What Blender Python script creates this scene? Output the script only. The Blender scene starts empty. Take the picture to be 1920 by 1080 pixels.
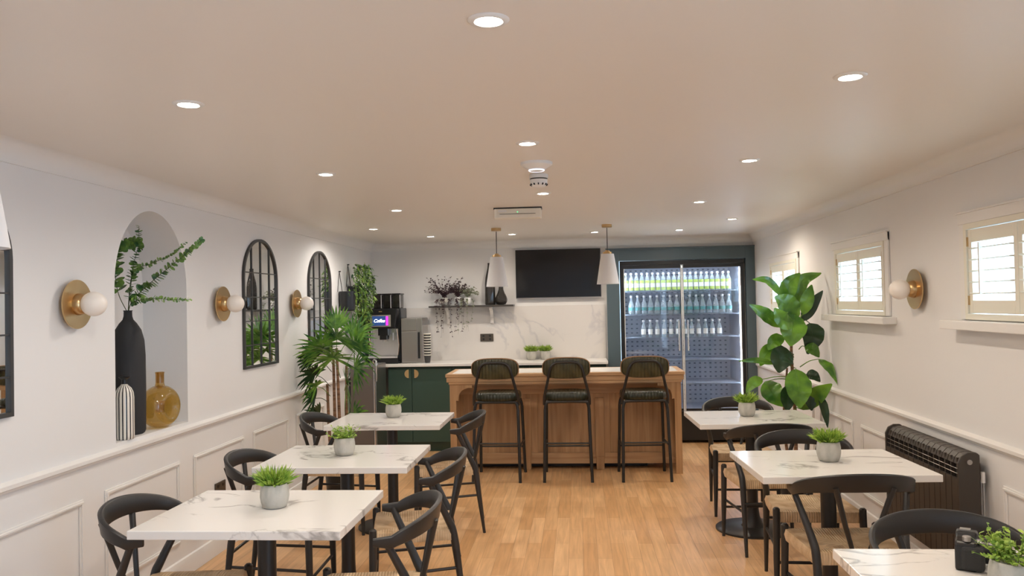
import bpy, bmesh, math, random
from math import sin, cos, pi, radians, sqrt
from mathutils import Vector, Matrix, Quaternion

S = bpy.context.scene
COL = S.collection
V = Vector
random.seed(7)

# ------------------------------------------------------------------ camera
CAM_H = 1.54
yaw, pitch, roll = .080, .0196, -.020
fwd = V((-sin(yaw)*cos(pitch), cos(yaw)*cos(pitch), sin(pitch)))
r0 = V((cos(yaw), sin(yaw), 0)); u0 = r0.cross(fwd)
rt = r0*cos(roll) + u0*sin(roll); up = -r0*sin(roll) + u0*cos(roll)
cd = bpy.data.cameras.new('camera'); cam = bpy.data.objects.new('camera', cd); COL.objects.link(cam)
cam.matrix_world = Matrix(((rt.x, up.x, -fwd.x, 0), (rt.y, up.y, -fwd.y, 0), (rt.z, up.z, -fwd.z, CAM_H), (0, 0, 0, 1)))
cd.sensor_width = 36; cd.lens = 36*1530/1920; cd.clip_start = .05; cd.clip_end = 200
S.camera = cam

# ------------------------------------------------------------------ world, exposure
S.view_settings.view_transform = 'Standard'; S.view_settings.look = 'None'
S.view_settings.exposure = 0.95; S.view_settings.gamma = 1.0
try: S.view_settings.use_curve_mapping = False
except Exception: pass
w = bpy.data.worlds.new('world'); S.world = w; w.use_nodes = True
bg = w.node_tree.nodes['Background']
bg.inputs[0].default_value = (.50, .74, 1.0, 1); bg.inputs[1].default_value = 5.6

DOWN_W = 13.5          # watts of each ceiling downlight
WARM = (1.0, .85, .69)
XL, XR, YB, H, Y0 = -2.307, 1.904, 9.0, 2.24, -1.6

def portal(name, loc, rot, sx, sy):
    l = bpy.data.lights.new(name, 'AREA'); l.shape = 'RECTANGLE'; l.size = sx; l.size_y = sy
    l.cycles.is_portal = True
    o = bpy.data.objects.new(name, l); o.location = loc; o.rotation_euler = rot; COL.objects.link(o)
portal('daylight_portal', (XR+.06, 7.70, 1.69), (0, pi/2, 0), .45, .9)
portal('daylight_portal', (XR+.06, 5.68, 1.65), (0, pi/2, 0), .45, .9)
portal('daylight_portal', (XR+.06, 3.67, 1.65), (0, pi/2, 0), .45, .9)
portal('daylight_portal', (XR+.06, -.35, 1.1), (0, pi/2, 0), 2.0, 1.3)  # portal at the added opening beside the camera

# ------------------------------------------------------------------ materials
def mat(name, col, rough=.5, metal=0, bump=None, spec=None, **kw):
    m = bpy.data.materials.new(name); m.use_nodes = True
    nt = m.node_tree; b = nt.nodes['Principled BSDF']
    b.inputs['Base Color'].default_value = (*col, 1); b.inputs['Roughness'].default_value = rough
    b.inputs['Metallic'].default_value = metal
    if spec is not None: b.inputs['Specular IOR Level'].default_value = spec
    for k, v in kw.items():
        b.inputs[k.replace('_', ' ')].default_value = v
    tc = nt.nodes.new('ShaderNodeTexCoord')
    if bump:
        sc, st = bump
        n = nt.nodes.new('ShaderNodeTexNoise'); n.inputs['Scale'].default_value = sc; n.inputs['Detail'].default_value = 4
        nt.links.new(tc.outputs['Object'], n.inputs['Vector'])
        bp = nt.nodes.new('ShaderNodeBump'); bp.inputs['Strength'].default_value = st; bp.inputs['Distance'].default_value = .01
        nt.links.new(n.outputs['Fac'], bp.inputs['Height']); nt.links.new(bp.outputs[0], b.inputs['Normal'])
    return m

def vary(m, c1, c2, scale=(5, 5, 5), nscale=1.0, detail=4, lo=.35, hi=.65, coord='Object', dist=0.0):
    """colour noise between c1 and c2"""
    nt = m.node_tree; b = nt.nodes['Principled BSDF']
    tc = nt.nodes.new('ShaderNodeTexCoord'); mp = nt.nodes.new('ShaderNodeMapping'); mp.inputs['Scale'].default_value = scale
    if coord == 'World':
        g = nt.nodes.new('ShaderNodeNewGeometry'); nt.links.new(g.outputs['Position'], mp.inputs['Vector'])
    else: nt.links.new(tc.outputs[coord], mp.inputs['Vector'])
    n = nt.nodes.new('ShaderNodeTexNoise'); n.inputs['Scale'].default_value = nscale; n.inputs['Detail'].default_value = detail
    n.inputs['Distortion'].default_value = dist
    nt.links.new(mp.outputs[0], n.inputs['Vector'])
    r = nt.nodes.new('ShaderNodeValToRGB'); r.color_ramp.elements[0].position = lo; r.color_ramp.elements[1].position = hi
    r.color_ramp.elements[0].color = (*c1, 1); r.color_ramp.elements[1].color = (*c2, 1)
    nt.links.new(n.outputs['Fac'], r.inputs[0]); nt.links.new(r.outputs[0], b.inputs['Base Color'])
    return m, r

def emit(name, col, st):
    m = bpy.data.materials.new(name); m.use_nodes = True; nt = m.node_tree
    b = nt.nodes['Principled BSDF']; b.inputs['Base Color'].default_value = (*col, 1)
    b.inputs['Emission Color'].default_value = (*col, 1); b.inputs['Emission Strength'].default_value = st
    return m

def thin_glass(name, tint=(1, 1, 1), gloss=.08, rough=.02, diff=0.0, dcol=(1, 1, 1)):
    m = bpy.data.materials.new(name); m.use_nodes = True; nt = m.node_tree; nt.nodes.clear()
    out = nt.nodes.new('ShaderNodeOutputMaterial')
    tr = nt.nodes.new('ShaderNodeBsdfTransparent'); tr.inputs[0].default_value = (*tint, 1)
    gl = nt.nodes.new('ShaderNodeBsdfGlossy'); gl.inputs['Roughness'].default_value = rough
    lw = nt.nodes.new('ShaderNodeLayerWeight'); lw.inputs[0].default_value = .5
    fr = nt.nodes.new('ShaderNodeMath'); fr.operation = 'POWER'; fr.inputs[1].default_value = 4.0; nt.links.new(lw.outputs['Facing'], fr.inputs[0])
    ad = nt.nodes.new('ShaderNodeMath'); ad.operation = 'ADD'; ad.use_clamp = True; ad.inputs[1].default_value = gloss
    nt.links.new(fr.outputs[0], ad.inputs[0])
    mx = nt.nodes.new('ShaderNodeMixShader'); nt.links.new(ad.outputs[0], mx.inputs[0])
    nt.links.new(tr.outputs[0], mx.inputs[1]); nt.links.new(gl.outputs[0], mx.inputs[2])
    last = mx
    if diff > 0:
        df = nt.nodes.new('ShaderNodeBsdfDiffuse'); df.inputs[0].default_value = (*dcol, 1)
        m2 = nt.nodes.new('ShaderNodeMixShader'); m2.inputs[0].default_value = diff
        nt.links.new(mx.outputs[0], m2.inputs[1]); nt.links.new(df.outputs[0], m2.inputs[2]); last = m2
    nt.links.new(last.outputs[0], out.inputs[0])
    return m

M = {}
M['wall'] = mat('wall_paint', (.79, .783, .775), .55, bump=(60, .03))
M['ceil'] = mat('ceiling_paint', (.80, .77, .73), .45, bump=(30, .02))
M['trim'] = mat('trim_paint', (.80, .785, .76), .42)
M['shutter'] = mat('shutter_paint', (.80, .77, .66), .4)
M['black'] = mat('black_stained_wood', (.022, .021, .021), .42, bump=(120, .04))
M['black_metal'] = mat('black_powder_coat', (.016, .015, .015), .38)
M['mirror_frame'] = mat('dark_grey_iron', (.042, .041, .040), .45)
M['rad'] = mat('dark_bronze_enamel', (.055, .045, .037), .42)
M['rad_dark'] = mat('radiator_grille_black', (.008, .008, .008), .5)
M['chrome'] = mat('chrome', (.75, .75, .76), .12, 1)
M['steel'] = mat('brushed_steel', (.42, .40, .38), .32, 1)
M['grey_metal'] = mat('taupe_metal_panel', (.17, .15, .135), .38, .6)
M['brass'] = mat('brushed_brass', (.58, .40, .20), .30, 1)
M['gold'] = mat('gold_handle', (.83, .60, .30), .3, 1)
M['mirror'] = mat('mirror_glass', (.86, .88, .88), .015, 1)
M['green'] = mat('dark_green_paint', (.036, .078, .060), .42)
M['surround'] = mat('slate_green_paint', (.080, .118, .138), .38)
M['tv'] = mat('tv_glass', (.006, .006, .007), .12, spec=.4)
M['plastic_white'] = mat('white_plastic', (.80, .80, .79), .35)
M['plastic_black'] = mat('black_plastic', (.012, .012, .013), .3)
M['olive'] = mat('olive_leather', (.045, .046, .018), .38)
M['olive_seat'] = mat('dark_olive_leather', (.018, .020, .009), .30)
M['pipe'] = mat('tan_piping', (.30, .17, .085), .5)
M['matte_black'] = mat('matte_black_ceramic', (.020, .021, .024), .7, bump=(40, .05))
M['globe'] = emit('opal_globe', (.86, .80, .73), .015); M['globe'].node_tree.nodes['Principled BSDF'].inputs['Roughness'].default_value = .35
M['lamp'] = emit('downlight_lens', (1, .93, .82), 28)
M['shade'] = mat('white_lampshade', (.78, .78, .79), .8, bump=(200, .05))
M['soil'] = mat('potting_soil', (.04, .03, .02), .9)
M['trunk'] = mat('brown_cane', (.26, .13, .07), .7, bump=(60, .3))
vary(M['trunk'], (.14, .07, .035), (.36, .20, .11), (4, 4, 30), 2)
M['leaf_palm'] = mat('palm_leaf', (.05, .17, .03), .35)
vary(M['leaf_palm'], (.03, .14, .03), (.24, .46, .07), (7, 7, 7), 2)
M['leaf_big'] = mat('glossy_leaf', (.04, .14, .02), .28)
vary(M['leaf_big'], (.035, .13, .015), (.20, .42, .04), (4, 4, 4), 1.5)
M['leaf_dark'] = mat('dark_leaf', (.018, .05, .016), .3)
M['leaf_grass'] = mat('bright_green_leaf', (.20, .42, .05), .5)
vary(M['leaf_grass'], (.12, .26, .02), (.46, .62, .10), (40, 40, 40), 1)
M['leaf_euc'] = mat('eucalyptus_leaf', (.07, .17, .06), .5)
vary(M['leaf_euc'], (.04, .13, .05), (.24, .40, .08), (20, 20, 20), 1)
M['leaf_hang'] = mat('trailing_leaf', (.10, .25, .04), .5)
vary(M['leaf_hang'], (.02, .09, .02), (.24, .40, .08), (12, 12, 12), 1)
M['leaf_purple'] = mat('purple_leaf', (.04, .018, .022), .5)
M['leaf_sage'] = mat('sage_leaf', (.22, .24, .16), .6)
M['stem'] = mat('green_stem', (.07, .09, .03), .6)
M['concrete'] = mat('concrete_pot', (.50, .48, .43), .75, bump=(50, .25))
vary(M['concrete'], (.36, .35, .31), (.52, .50, .45), (9, 9, 5), 2, 6, .3, .6)
M['cord'] = mat('woven_seat', (.62, .42, .24), .75)
M['glass_clear'] = thin_glass('clear_glass', (.93, .96, .98), .02)
M['glass_door'] = thin_glass('fridge_door_glass', (.93, .95, .98), .05)
M['glass_smoke'] = thin_glass('smoked_glass', (.30, .28, .27), .08, .05, .25, (.06, .055, .05))
M['glass_amber'] = thin_glass('amber_glass', (.86, .68, .30), .10, .05, .12, (.50, .36, .13))
M['bottle'] = thin_glass('bottle_glass', (.80, .90, .92), .08, .05, .25, (.75, .85, .90))
M['label_green'] = mat('lime_label', (.50, .68, .16), .5)
M['label_white'] = mat('white_label', (.85, .88, .84), .5)
M['label_teal'] = mat('teal_label', (.10, .32, .33), .5)
M['cap'] = mat('bottle_cap', (.80, .84, .86), .3)
M['fridge_in'] = mat('fridge_liner', (.58, .62, .70), .45)
M['led'] = emit('fridge_led', (.84, .90, 1.0), 16)
M['screen'] = emit('screen_blue', (.01, .03, .10), 1.0)
M['screen_text'] = emit('screen_white', (.9, .95, 1), 1.6)
M['screen_pink'] = emit('screen_magenta', (.85, .02, .45), 1.2)
M['cup'] = mat('paper_cup', (.05, .05, .05), .6); M['cup_rim'] = mat('cup_rim', (.70, .68, .60), .6)
M['socket'] = mat('bronze_socket', (.10, .085, .07), .35, .5)
M['pane'] = thin_glass('window_glass', (.97, .98, 1), .02)
M['ivory'] = mat('ivory_stripe', (.78, .74, .66), .35)

# striped vase
def stripes(m, n, c1, c2, frac):
    nt = m.node_tree; b = nt.nodes['Principled BSDF']
    tc = nt.nodes.new('ShaderNodeTexCoord'); sp = nt.nodes.new('ShaderNodeSeparateXYZ'); nt.links.new(tc.outputs['Object'], sp.inputs[0])
    at = nt.nodes.new('ShaderNodeMath'); at.operation = 'ARCTAN2'; nt.links.new(sp.outputs[1], at.inputs[0]); nt.links.new(sp.outputs[0], at.inputs[1])
    mu = nt.nodes.new('ShaderNodeMath'); mu.operation = 'MULTIPLY'; mu.inputs[1].default_value = n/(2*pi); nt.links.new(at.outputs[0], mu.inputs[0])
    fr = nt.nodes.new('ShaderNodeMath'); fr.operation = 'FRACT'; nt.links.new(mu.outputs[0], fr.inputs[0])
    gt = nt.nodes.new('ShaderNodeMath'); gt.operation = 'GREATER_THAN'; gt.inputs[1].default_value = frac; nt.links.new(fr.outputs[0], gt.inputs[0])
    mx = nt.nodes.new('ShaderNodeMix'); mx.data_type = 'RGBA'; nt.links.new(gt.outputs[0], mx.inputs['Factor'])
    mx.inputs[6].default_value = (*c1, 1); mx.inputs[7].default_value = (*c2, 1)
    nt.links.new(mx.outputs[2], b.inputs['Base Color'])
M['striped'] = mat('striped_ceramic', (.8, .75, .68), .25)
stripes(M['striped'], 16, (.78, .74, .66), (.012, .012, .02), .68)

# woven seat: cords run to the nearest rail
def weave(m):
    nt = m.node_tree; b = nt.nodes['Principled BSDF']
    tc = nt.nodes.new('ShaderNodeTexCoord'); sp = nt.nodes.new('ShaderNodeSeparateXYZ'); nt.links.new(tc.outputs['Object'], sp.inputs[0])
    def ma(op, a=None, bb=None, v=None):
        n = nt.nodes.new('ShaderNodeMath'); n.operation = op
        if a is not None: nt.links.new(a, n.inputs[0])
        if bb is not None: nt.links.new(bb, n.inputs[1])
        if v is not None: n.inputs[1].default_value = v
        return n.outputs[0]
    ax = ma('ABSOLUTE', sp.outputs[0]); ay = ma('ABSOLUTE', sp.outputs[1])
    g = ma('GREATER_THAN', ax, ay)
    sx = ma('SINE', ma('MULTIPLY', sp.outputs[0], v=520)); sy = ma('SINE', ma('MULTIPLY', sp.outputs[1], v=520))
    mf = nt.nodes.new('ShaderNodeMix'); mf.data_type = 'FLOAT'
    nt.links.new(g, mf.inputs[0]); nt.links.new(sx, mf.inputs[2]); nt.links.new(sy, mf.inputs[3])
    bp = nt.nodes.new('ShaderNodeBump'); bp.inputs['Strength'].default_value = .5; bp.inputs['Distance'].default_value = .004
    nt.links.new(mf.outputs[0], bp.inputs['Height']); nt.links.new(bp.outputs[0], b.inputs['Normal'])
    nz = nt.nodes.new('ShaderNodeTexNoise'); nz.inputs['Scale'].default_value = 14; nt.links.new(tc.outputs['Object'], nz.inputs[0])
    r = nt.nodes.new('ShaderNodeValToRGB'); r.color_ramp.elements[0].color = (.50, .33, .18, 1); r.color_ramp.elements[1].color = (.74, .56, .36, 1)
    r.color_ramp.elements[0].position = .3; r.color_ramp.elements[1].position = .7
    nt.links.new(nz.outputs[0], r.inputs[0]); nt.links.new(r.outputs[0], b.inputs['Base Color'])
weave(M['cord'])

# olive leather with vertical channels
def channels(m, freq):
    nt = m.node_tree; b = nt.nodes['Principled BSDF']
    tc = nt.nodes.new('ShaderNodeTexCoord'); sp = nt.nodes.new('ShaderNodeSeparateXYZ'); nt.links.new(tc.outputs['Object'], sp.inputs[0])
    a = nt.nodes.new('ShaderNodeMath'); a.operation = 'MULTIPLY'; a.inputs[1].default_value = freq; nt.links.new(sp.outputs[0], a.inputs[0])
    s = nt.nodes.new('ShaderNodeMath'); s.operation = 'SINE'; nt.links.new(a.outputs[0], s.inputs[0])
    ab = nt.nodes.new('ShaderNodeMath'); ab.operation = 'ABSOLUTE'; nt.links.new(s.outputs[0], ab.inputs[0])
    bp = nt.nodes.new('ShaderNodeBump'); bp.inputs['Strength'].default_value = .6; bp.inputs['Distance'].default_value = .006
    nt.links.new(ab.outputs[0], bp.inputs['Height']); nt.links.new(bp.outputs[0], b.inputs['Normal'])
channels(M['olive'], 110)
vary(M['olive'], (.026, .026, .010), (.062, .056, .024), (6, 6, 6), 2)
channels(M['olive_seat'], 110)

# marble (white with thin grey veins)
def marble(name, base, vein, scale=3.2, rough=.16, vlo=.0, vhi=.035, spec=.5):
    m = mat(name, base, rough, spec=spec); nt = m.node_tree; b = nt.nodes['Principled BSDF']
    g = nt.nodes.new('ShaderNodeNewGeometry'); mp = nt.nodes.new('ShaderNodeMapping'); mp.inputs['Scale'].default_value = (1, 1.9, 1); mp.inputs['Rotation'].default_value = (.3, .2, .6)
    nt.links.new(g.outputs['Position'], mp.inputs[0])
    n = nt.nodes.new('ShaderNodeTexNoise'); n.inputs['Scale'].default_value = scale; n.inputs['Detail'].default_value = 7; n.inputs['Roughness'].default_value = .5; n.inputs['Distortion'].default_value = .9
    nt.links.new(mp.outputs[0], n.inputs['Vector'])
    a = nt.nodes.new('ShaderNodeMath'); a.operation = 'SUBTRACT'; a.inputs[1].default_value = .5; nt.links.new(n.outputs['Fac'], a.inputs[0])
    ab = nt.nodes.new('ShaderNodeMath'); ab.operation = 'ABSOLUTE'; nt.links.new(a.outputs[0], ab.inputs[0])
    n2 = nt.nodes.new('ShaderNodeTexNoise'); n2.inputs['Scale'].default_value = scale*.8; nt.links.new(g.outputs['Position'], n2.inputs['Vector'])
    mr = nt.nodes.new('ShaderNodeMapRange'); mr.inputs[1].default_value = .40; mr.inputs[2].default_value = .56; mr.inputs[3].default_value = 0; mr.inputs[4].default_value = .08
    nt.links.new(n2.outputs['Fac'], mr.inputs[0])
    sb = nt.nodes.new('ShaderNodeMath'); sb.operation = 'ADD'; nt.links.new(ab.outputs[0], sb.inputs[0])
    inv = nt.nodes.new('ShaderNodeMath'); inv.operation = 'SUBTRACT'; inv.inputs[0].default_value = .08; nt.links.new(mr.outputs[0], inv.inputs[1]); 
    nt.links.new(inv.outputs[0], sb.inputs[1])
    r = nt.nodes.new('ShaderNodeValToRGB'); e = r.color_ramp.elements
    e[0].position = vlo; e[0].color = (*vein, 1); e[1].position = vhi; e[1].color = (*base, 1)
    nt.links.new(sb.outputs[0], r.inputs[0]); nt.links.new(r.outputs[0], b.inputs['Base Color'])
    return m
M['marble'] = marble('white_marble', (.82, .80, .77), (.42, .40, .38))
M['splash'] = marble('splashback_marble', (.72, .69, .66), (.60, .58, .58), 1.6, .2)
M['worktop'] = mat('white_quartz', (.84, .82, .78), .25)

# oak
def oak(name, c1, c2, axis, rough=.45):
    m = mat(name, c1, rough)
    sc = {'x': (1.2, 22, 22), 'y': (22, 1.2, 22), 'z': (22, 22, 1.2)}[axis]
    vary(m, c1, c2, sc, 1.2, 6, .3, .7, 'World', .6)
    return m
M['oak_v'] = oak('limed_oak_upright', (.36, .195, .085), (.56, .35, .185), 'z')
M['oak_h'] = oak('limed_oak_rail', (.42, .235, .11), (.60, .385, .21), 'x')

# wood floor
def floor_mat():
    m = mat('oak_strip_floor', (.6, .4, .22), .34); nt = m.node_tree; b = nt.nodes['Principled BSDF']
    g = nt.nodes.new('ShaderNodeNewGeometry'); mp = nt.nodes.new('ShaderNodeMapping'); mp.inputs['Rotation'].default_value = (0, 0, pi/2)
    nt.links.new(g.outputs['Position'], mp.inputs[0])
    br = nt.nodes.new('ShaderNodeTexBrick'); br.inputs['Scale'].default_value = 1; br.inputs['Brick Width'].default_value = .62; br.inputs['Row Height'].default_value = .088
    br.inputs['Mortar Size'].default_value = .0012; br.inputs['Mortar Smooth'].default_value = .3; br.inputs['Bias'].default_value = 0
    br.inputs['Color1'].default_value = (.65, .37, .165, 1); br.inputs['Color2'].default_value = (.82, .52, .27, 1); br.inputs['Mortar'].default_value = (.46, .26, .13, 1)
    nt.links.new(mp.outputs[0], br.inputs['Vector'])
    mp2 = nt.nodes.new('ShaderNodeMapping'); mp2.inputs['Scale'].default_value = (34, 2.2, 1); nt.links.new(g.outputs['Position'], mp2.inputs[0])
    n = nt.nodes.new('ShaderNodeTexNoise'); n.inputs['Scale'].default_value = 1.3; n.inputs['Detail'].default_value = 7; n.inputs['Distortion'].default_value = .5
    nt.links.new(mp2.outputs[0], n.inputs[0])
    r = nt.nodes.new('ShaderNodeValToRGB'); r.color_ramp.elements[0].position = .3; r.color_ramp.elements[1].position = .7
    r.color_ramp.elements[0].color = (.80, .78, .75, 1); r.color_ramp.elements[1].color = (1.05, 1.04, 1.03, 1)
    nt.links.new(n.outputs['Fac'], r.inputs[0])
    mx = nt.nodes.new('ShaderNodeMix'); mx.data_type = 'RGBA'; mx.blend_type = 'MULTIPLY'; mx.inputs['Factor'].default_value = 1
    nt.links.new(br.outputs['Color'], mx.inputs[6]); nt.links.new(r.outputs[0], mx.inputs[7]); nt.links.new(mx.outputs[2], b.inputs['Base Color'])
    return m
M['floor'] = floor_mat()

# perforated fridge back
def perf_mat():
    m = mat('perforated_liner', (.30, .36, .46), .45); nt = m.node_tree; b = nt.nodes['Principled BSDF']
    g = nt.nodes.new('ShaderNodeNewGeometry'); mp = nt.nodes.new('ShaderNodeMapping'); mp.inputs['Rotation'].default_value = (pi/2, 0, 0)
    nt.links.new(g.outputs['Position'], mp.inputs[0])
    br = nt.nodes.new('ShaderNodeTexBrick'); br.inputs['Scale'].default_value = 1; br.inputs['Brick Width'].default_value = .060; br.inputs['Row Height'].default_value = .052
    br.inputs['Mortar Size'].default_value = .0185; br.offset = 0; br.inputs['Color1'].default_value = (.16, .19, .25, 1); br.inputs['Color2'].default_value = (.16, .19, .25, 1)
    br.inputs['Mortar'].default_value = (.54, .58, .65, 1); br.inputs['Mortar Smooth'].default_value = 0
    nt.links.new(mp.outputs[0], br.inputs['Vector']); nt.links.new(br.outputs['Color'], b.inputs['Base Color'])
    return m
M['perf'] = perf_mat()

# ------------------------------------------------------------------ mesh building
def catmull(pts, n=6, closed=False):
    P = [V(p) for p in pts]; out = []
    N = len(P)
    rng = range(N) if closed else range(N-1)
    for i in rng:
        if closed: p0, p1, p2, p3 = P[(i-1) % N], P[i], P[(i+1) % N], P[(i+2) % N]
        else:
            p1, p2 = P[i], P[i+1]; p0 = P[i-1] if i else p1*2-p2; p3 = P[i+2] if i+2 < N else p2*2-p1
        for k in range(n):
            t = k/n
            out.append(.5*((2*p1)+(-p0+p2)*t+(2*p0-5*p1+4*p2-p3)*t*t+(-p0+3*p1-3*p2+p3)*t**3))
    if not closed: out.append(P[-1])
    return out

class MB:
    def __init__(s): s.v = []; s.f = []; s.m = []; s.mi = 0
    def add(s, vs, fs):
        b = len(s.v); s.v += [tuple(x) for x in vs]; s.f += [tuple(b+i for i in f) for f in fs]; s.m += [s.mi]*len(fs); return s
    def box(s, x0, x1, y0, y1, z0, z1):
        return s.add([(x0, y0, z0), (x1, y0, z0), (x1, y1, z0), (x0, y1, z0), (x0, y0, z1), (x1, y0, z1), (x1, y1, z1), (x0, y1, z1)],
                     [(0, 3, 2, 1), (4, 5, 6, 7), (0, 1, 5, 4), (1, 2, 6, 5), (2, 3, 7, 6), (3, 0, 4, 7)])
    def tube(s, pts, r, n=10, closed=False, caps=True):
        P = [V(p) for p in pts]; N = len(P)
        R = r if isinstance(r, (list, tuple)) else [r]*N
        if len(R) == 2 and N > 2: R = [R[0]+(R[1]-R[0])*i/(N-1) for i in range(N)]
        t0 = (P[1]-P[0]).normalized(); nrm = t0.orthogonal().normalized(); vs = []; prev = t0
        for i in range(N):
            if closed: t = (P[(i+1) % N]-P[i-1]).normalized()
            else: t = (P[min(i+1, N-1)]-P[max(i-1, 0)]).normalized()
            q = prev.rotation_difference(t); nrm = (q @ nrm); nrm = (nrm-t*nrm.dot(t)).normalized(); prev = t
            bn = t.cross(nrm)
            for k in range(n):
                a = 2*pi*k/n; vs.append(P[i]+nrm*cos(a)*R[i]+bn*sin(a)*R[i])
        fs = []
        for i in range(N if closed else N-1):
            j = (i+1) % N
            for k in range(n):
                k2 = (k+1) % n; fs.append((i*n+k, i*n+k2, j*n+k2, j*n+k))
        if not closed and caps: fs.append(tuple(range(n-1, -1, -1))); fs.append(tuple((N-1)*n+k for k in range(n)))
        return s.add(vs, fs)
    def lathe(s, prof, c=(0, 0, 0), n=24, axis='z', caps=True):
        vs = []; N = len(prof)
        for (r, z) in prof:
            for k in range(n):
                a = 2*pi*k/n; x, y = r*cos(a), r*sin(a)
                p = {'z': (x, y, z), 'x': (z, x, y), 'y': (x, z, y)}[axis]
                vs.append((p[0]+c[0], p[1]+c[1], p[2]+c[2]))
        fs = []
        for i in range(N-1):
            for k in range(n):
                k2 = (k+1) % n
                q = (i*n+k, i*n+k2, (i+1)*n+k2, (i+1)*n+k)
                fs.append(q if axis != 'y' else q[::-1])
        if caps:
            fs.append(tuple(range(n-1, -1, -1))); fs.append(tuple((N-1)*n+k for k in range(n)))
        return s.add(vs, fs)
    def prism(s, poly, a0, a1, plane='xz'):
        """extrude polygon given in plane between a0 and a1 along the remaining axis"""
        def P(u, v, a): return {'xz': (u, a, v), 'yz': (a, u, v), 'xy': (u, v, a)}[plane]
        n = len(poly); vs = [P(u, v, a0) for u, v in poly]+[P(u, v, a1) for u, v in poly]
        fs = [tuple(range(n-1, -1, -1)), tuple(range(n, 2*n))]+[(i, (i+1) % n, n+(i+1) % n, n+i) for i in range(n)]
        return s.add(vs, fs)
    def strip(s, rows):
        """rows: list of equal-length vertex rows, skinned as a grid"""
        n = len(rows[0]); vs = [p for r in rows for p in r]; fs = []
        for i in range(len(rows)-1):
            for k in range(n-1): fs.append((i*n+k, i*n+k+1, (i+1)*n+k+1, (i+1)*n+k))
        return s.add(vs, fs)
    def blade(s, base, d, L, wd, droop=.0, nrm=None, n=3, fold=0.0, shape='lance'):
        d = V(d).normalized(); base = V(base)
        side = d.cross(nrm if nrm is not None else V((0, 0, 1)))
        if side.length < 1e-3: side = d.orthogonal()
        side.normalize(); up_ = side.cross(d)
        rows = []
        for i in range(n+1):
            t = i/n
            if shape == 'lance': wv = wd*max(.04, sin(pi*min(1, t*.85+.15))**.8)
            elif shape == 'blade': wv = wd*(1-t*.75) if t < 1 else wd*.05
            else: wv = wd*max(.05, sin(pi*min(1, t*.92+.06))**.55)
            p = base+d*L*t+V((0, 0, -1))*droop*L*t*t
            if fold: rows.append([p-side*wv/2+up_*fold*wv, p, p+side*wv/2+up_*fold*wv])
            else: rows.append([p-side*wv/2, p+side*wv/2])
        return s.strip(rows)
    def build(s, name, m, parent=None, smooth=True, bevel=0, sub=0, angle=40, solid=0, loc=None):
        me = bpy.data.meshes.new(name); me.from_pydata(s.v, [], s.f)
        ms = m if isinstance(m, list) else [m]
        for mm in ms: me.materials.append(M[mm] if isinstance(mm, str) else mm)
        for i, p in enumerate(me.polygons): p.material_index = s.m[i]; p.use_smooth = smooth
        bm = bmesh.new(); bm.from_mesh(me); bmesh.ops.recalc_face_normals(bm, faces=bm.faces) if not solid else None
        bm.to_mesh(me); bm.free(); me.update()
        if smooth and angle < 180:
            try: me.set_sharp_from_angle(angle=radians(angle))
            except Exception: pass
        o = bpy.data.objects.new(name, me); COL.objects.link(o)
        if parent is not None: o.parent = parent
        if loc is not None: o.location = loc
        if bevel:
            b = o.modifiers.new('bevel', 'BEVEL'); b.width = bevel; b.segments = 2; b.limit_method = 'ANGLE'; b.angle_limit = radians(35)
        if sub:
            b = o.modifiers.new('sub', 'SUBSURF'); b.levels = sub; b.render_levels = sub
        if solid:
            b = o.modifiers.new('solid', 'SOLIDIFY'); b.thickness = solid; b.offset = 0
        return o

def tag(o, label, cat, group=None):
    o['label'] = label; o['category'] = cat
    if group: o['group'] = group
    return o
def thing(name, label, cat, loc=(0, 0, 0), rz=0, group=None):
    o = bpy.data.objects.new(name, None); COL.objects.link(o); o.empty_display_size = .1
    o.location = loc; o.rotation_euler = (0, 0, rz); return tag(o, label, cat, group)
def struct(name, mb, m, **k):
    o = mb.build(name, m, **k); o['kind'] = 'structure'; return o
def dup(root, loc, rz=None, label=None, group=None):
    def cp(o, par):
        c = o.copy(); COL.objects.link(c)
        if par is not None: c.parent = par
        for ch in o.children: cp(ch, c)
        return c
    r = cp(root, None); r.location = loc
    if rz is not None: r.rotation_euler = (0, 0, rz)
    if label: r['label'] = label
    if group: r['group'] = group
    return r
ORD = ['first', 'second', 'third', 'fourth', 'fifth', 'sixth', 'seventh', 'eighth', 'ninth', 'tenth', 'eleventh', 'twelfth', 'thirteenth',
       'fourteenth', 'fifteenth', 'sixteenth', 'seventeenth', 'eighteenth', 'nineteenth', 'twentieth']

# ================================================================== ROOM
b = MB().box(XL-.3, XR+.3, Y0, 9.9, -.05, 0); struct('floor', b, 'floor', smooth=False)
b = MB().box(XL-.3, XR+.3, Y0-.1, 9.9, H, H+.06); struct('ceiling', b, 'ceil', smooth=False)

# left wall with arched niche
NY0, NY1, NZ0, NZS, NZT, NXB = 3.907, 4.661, .885, 1.667, 2.085, -2.577
b = MB(); n = 28; cyN = (NY0+NY1)/2; ry = (NY1-NY0)/2
arch = [(cyN-ry*cos(pi*i/n), NZS+(NZT-NZS)*sin(pi*i/n)) for i in range(n+1)]
b.add([(XL, Y0, 0), (XL, NY0, 0), (XL, NY0, H), (XL, Y0, H)], [(0, 1, 2, 3)])
b.add([(XL, NY1, 0), (XL, 9.9, 0), (XL, 9.9, H), (XL, NY1, H)], [(0, 1, 2, 3)])
b.add([(XL, NY0, 0), (XL, NY1, 0), (XL, NY1, NZ0), (XL, NY0, NZ0)], [(0, 1, 2, 3)])
b.strip([[(XL, y, z) for y, z in arch], [(XL, y, H) for y, z in arch]])
outline = [(NY0, NZ0)]+arch+[(NY1, NZ0)]
b.strip([[(XL, y, z) for y, z in outline], [(NXB, y, z) for y, z in outline]])
b.add([(NXB, y, z) for y, z in outline], [tuple(range(len(outline)))])
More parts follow.
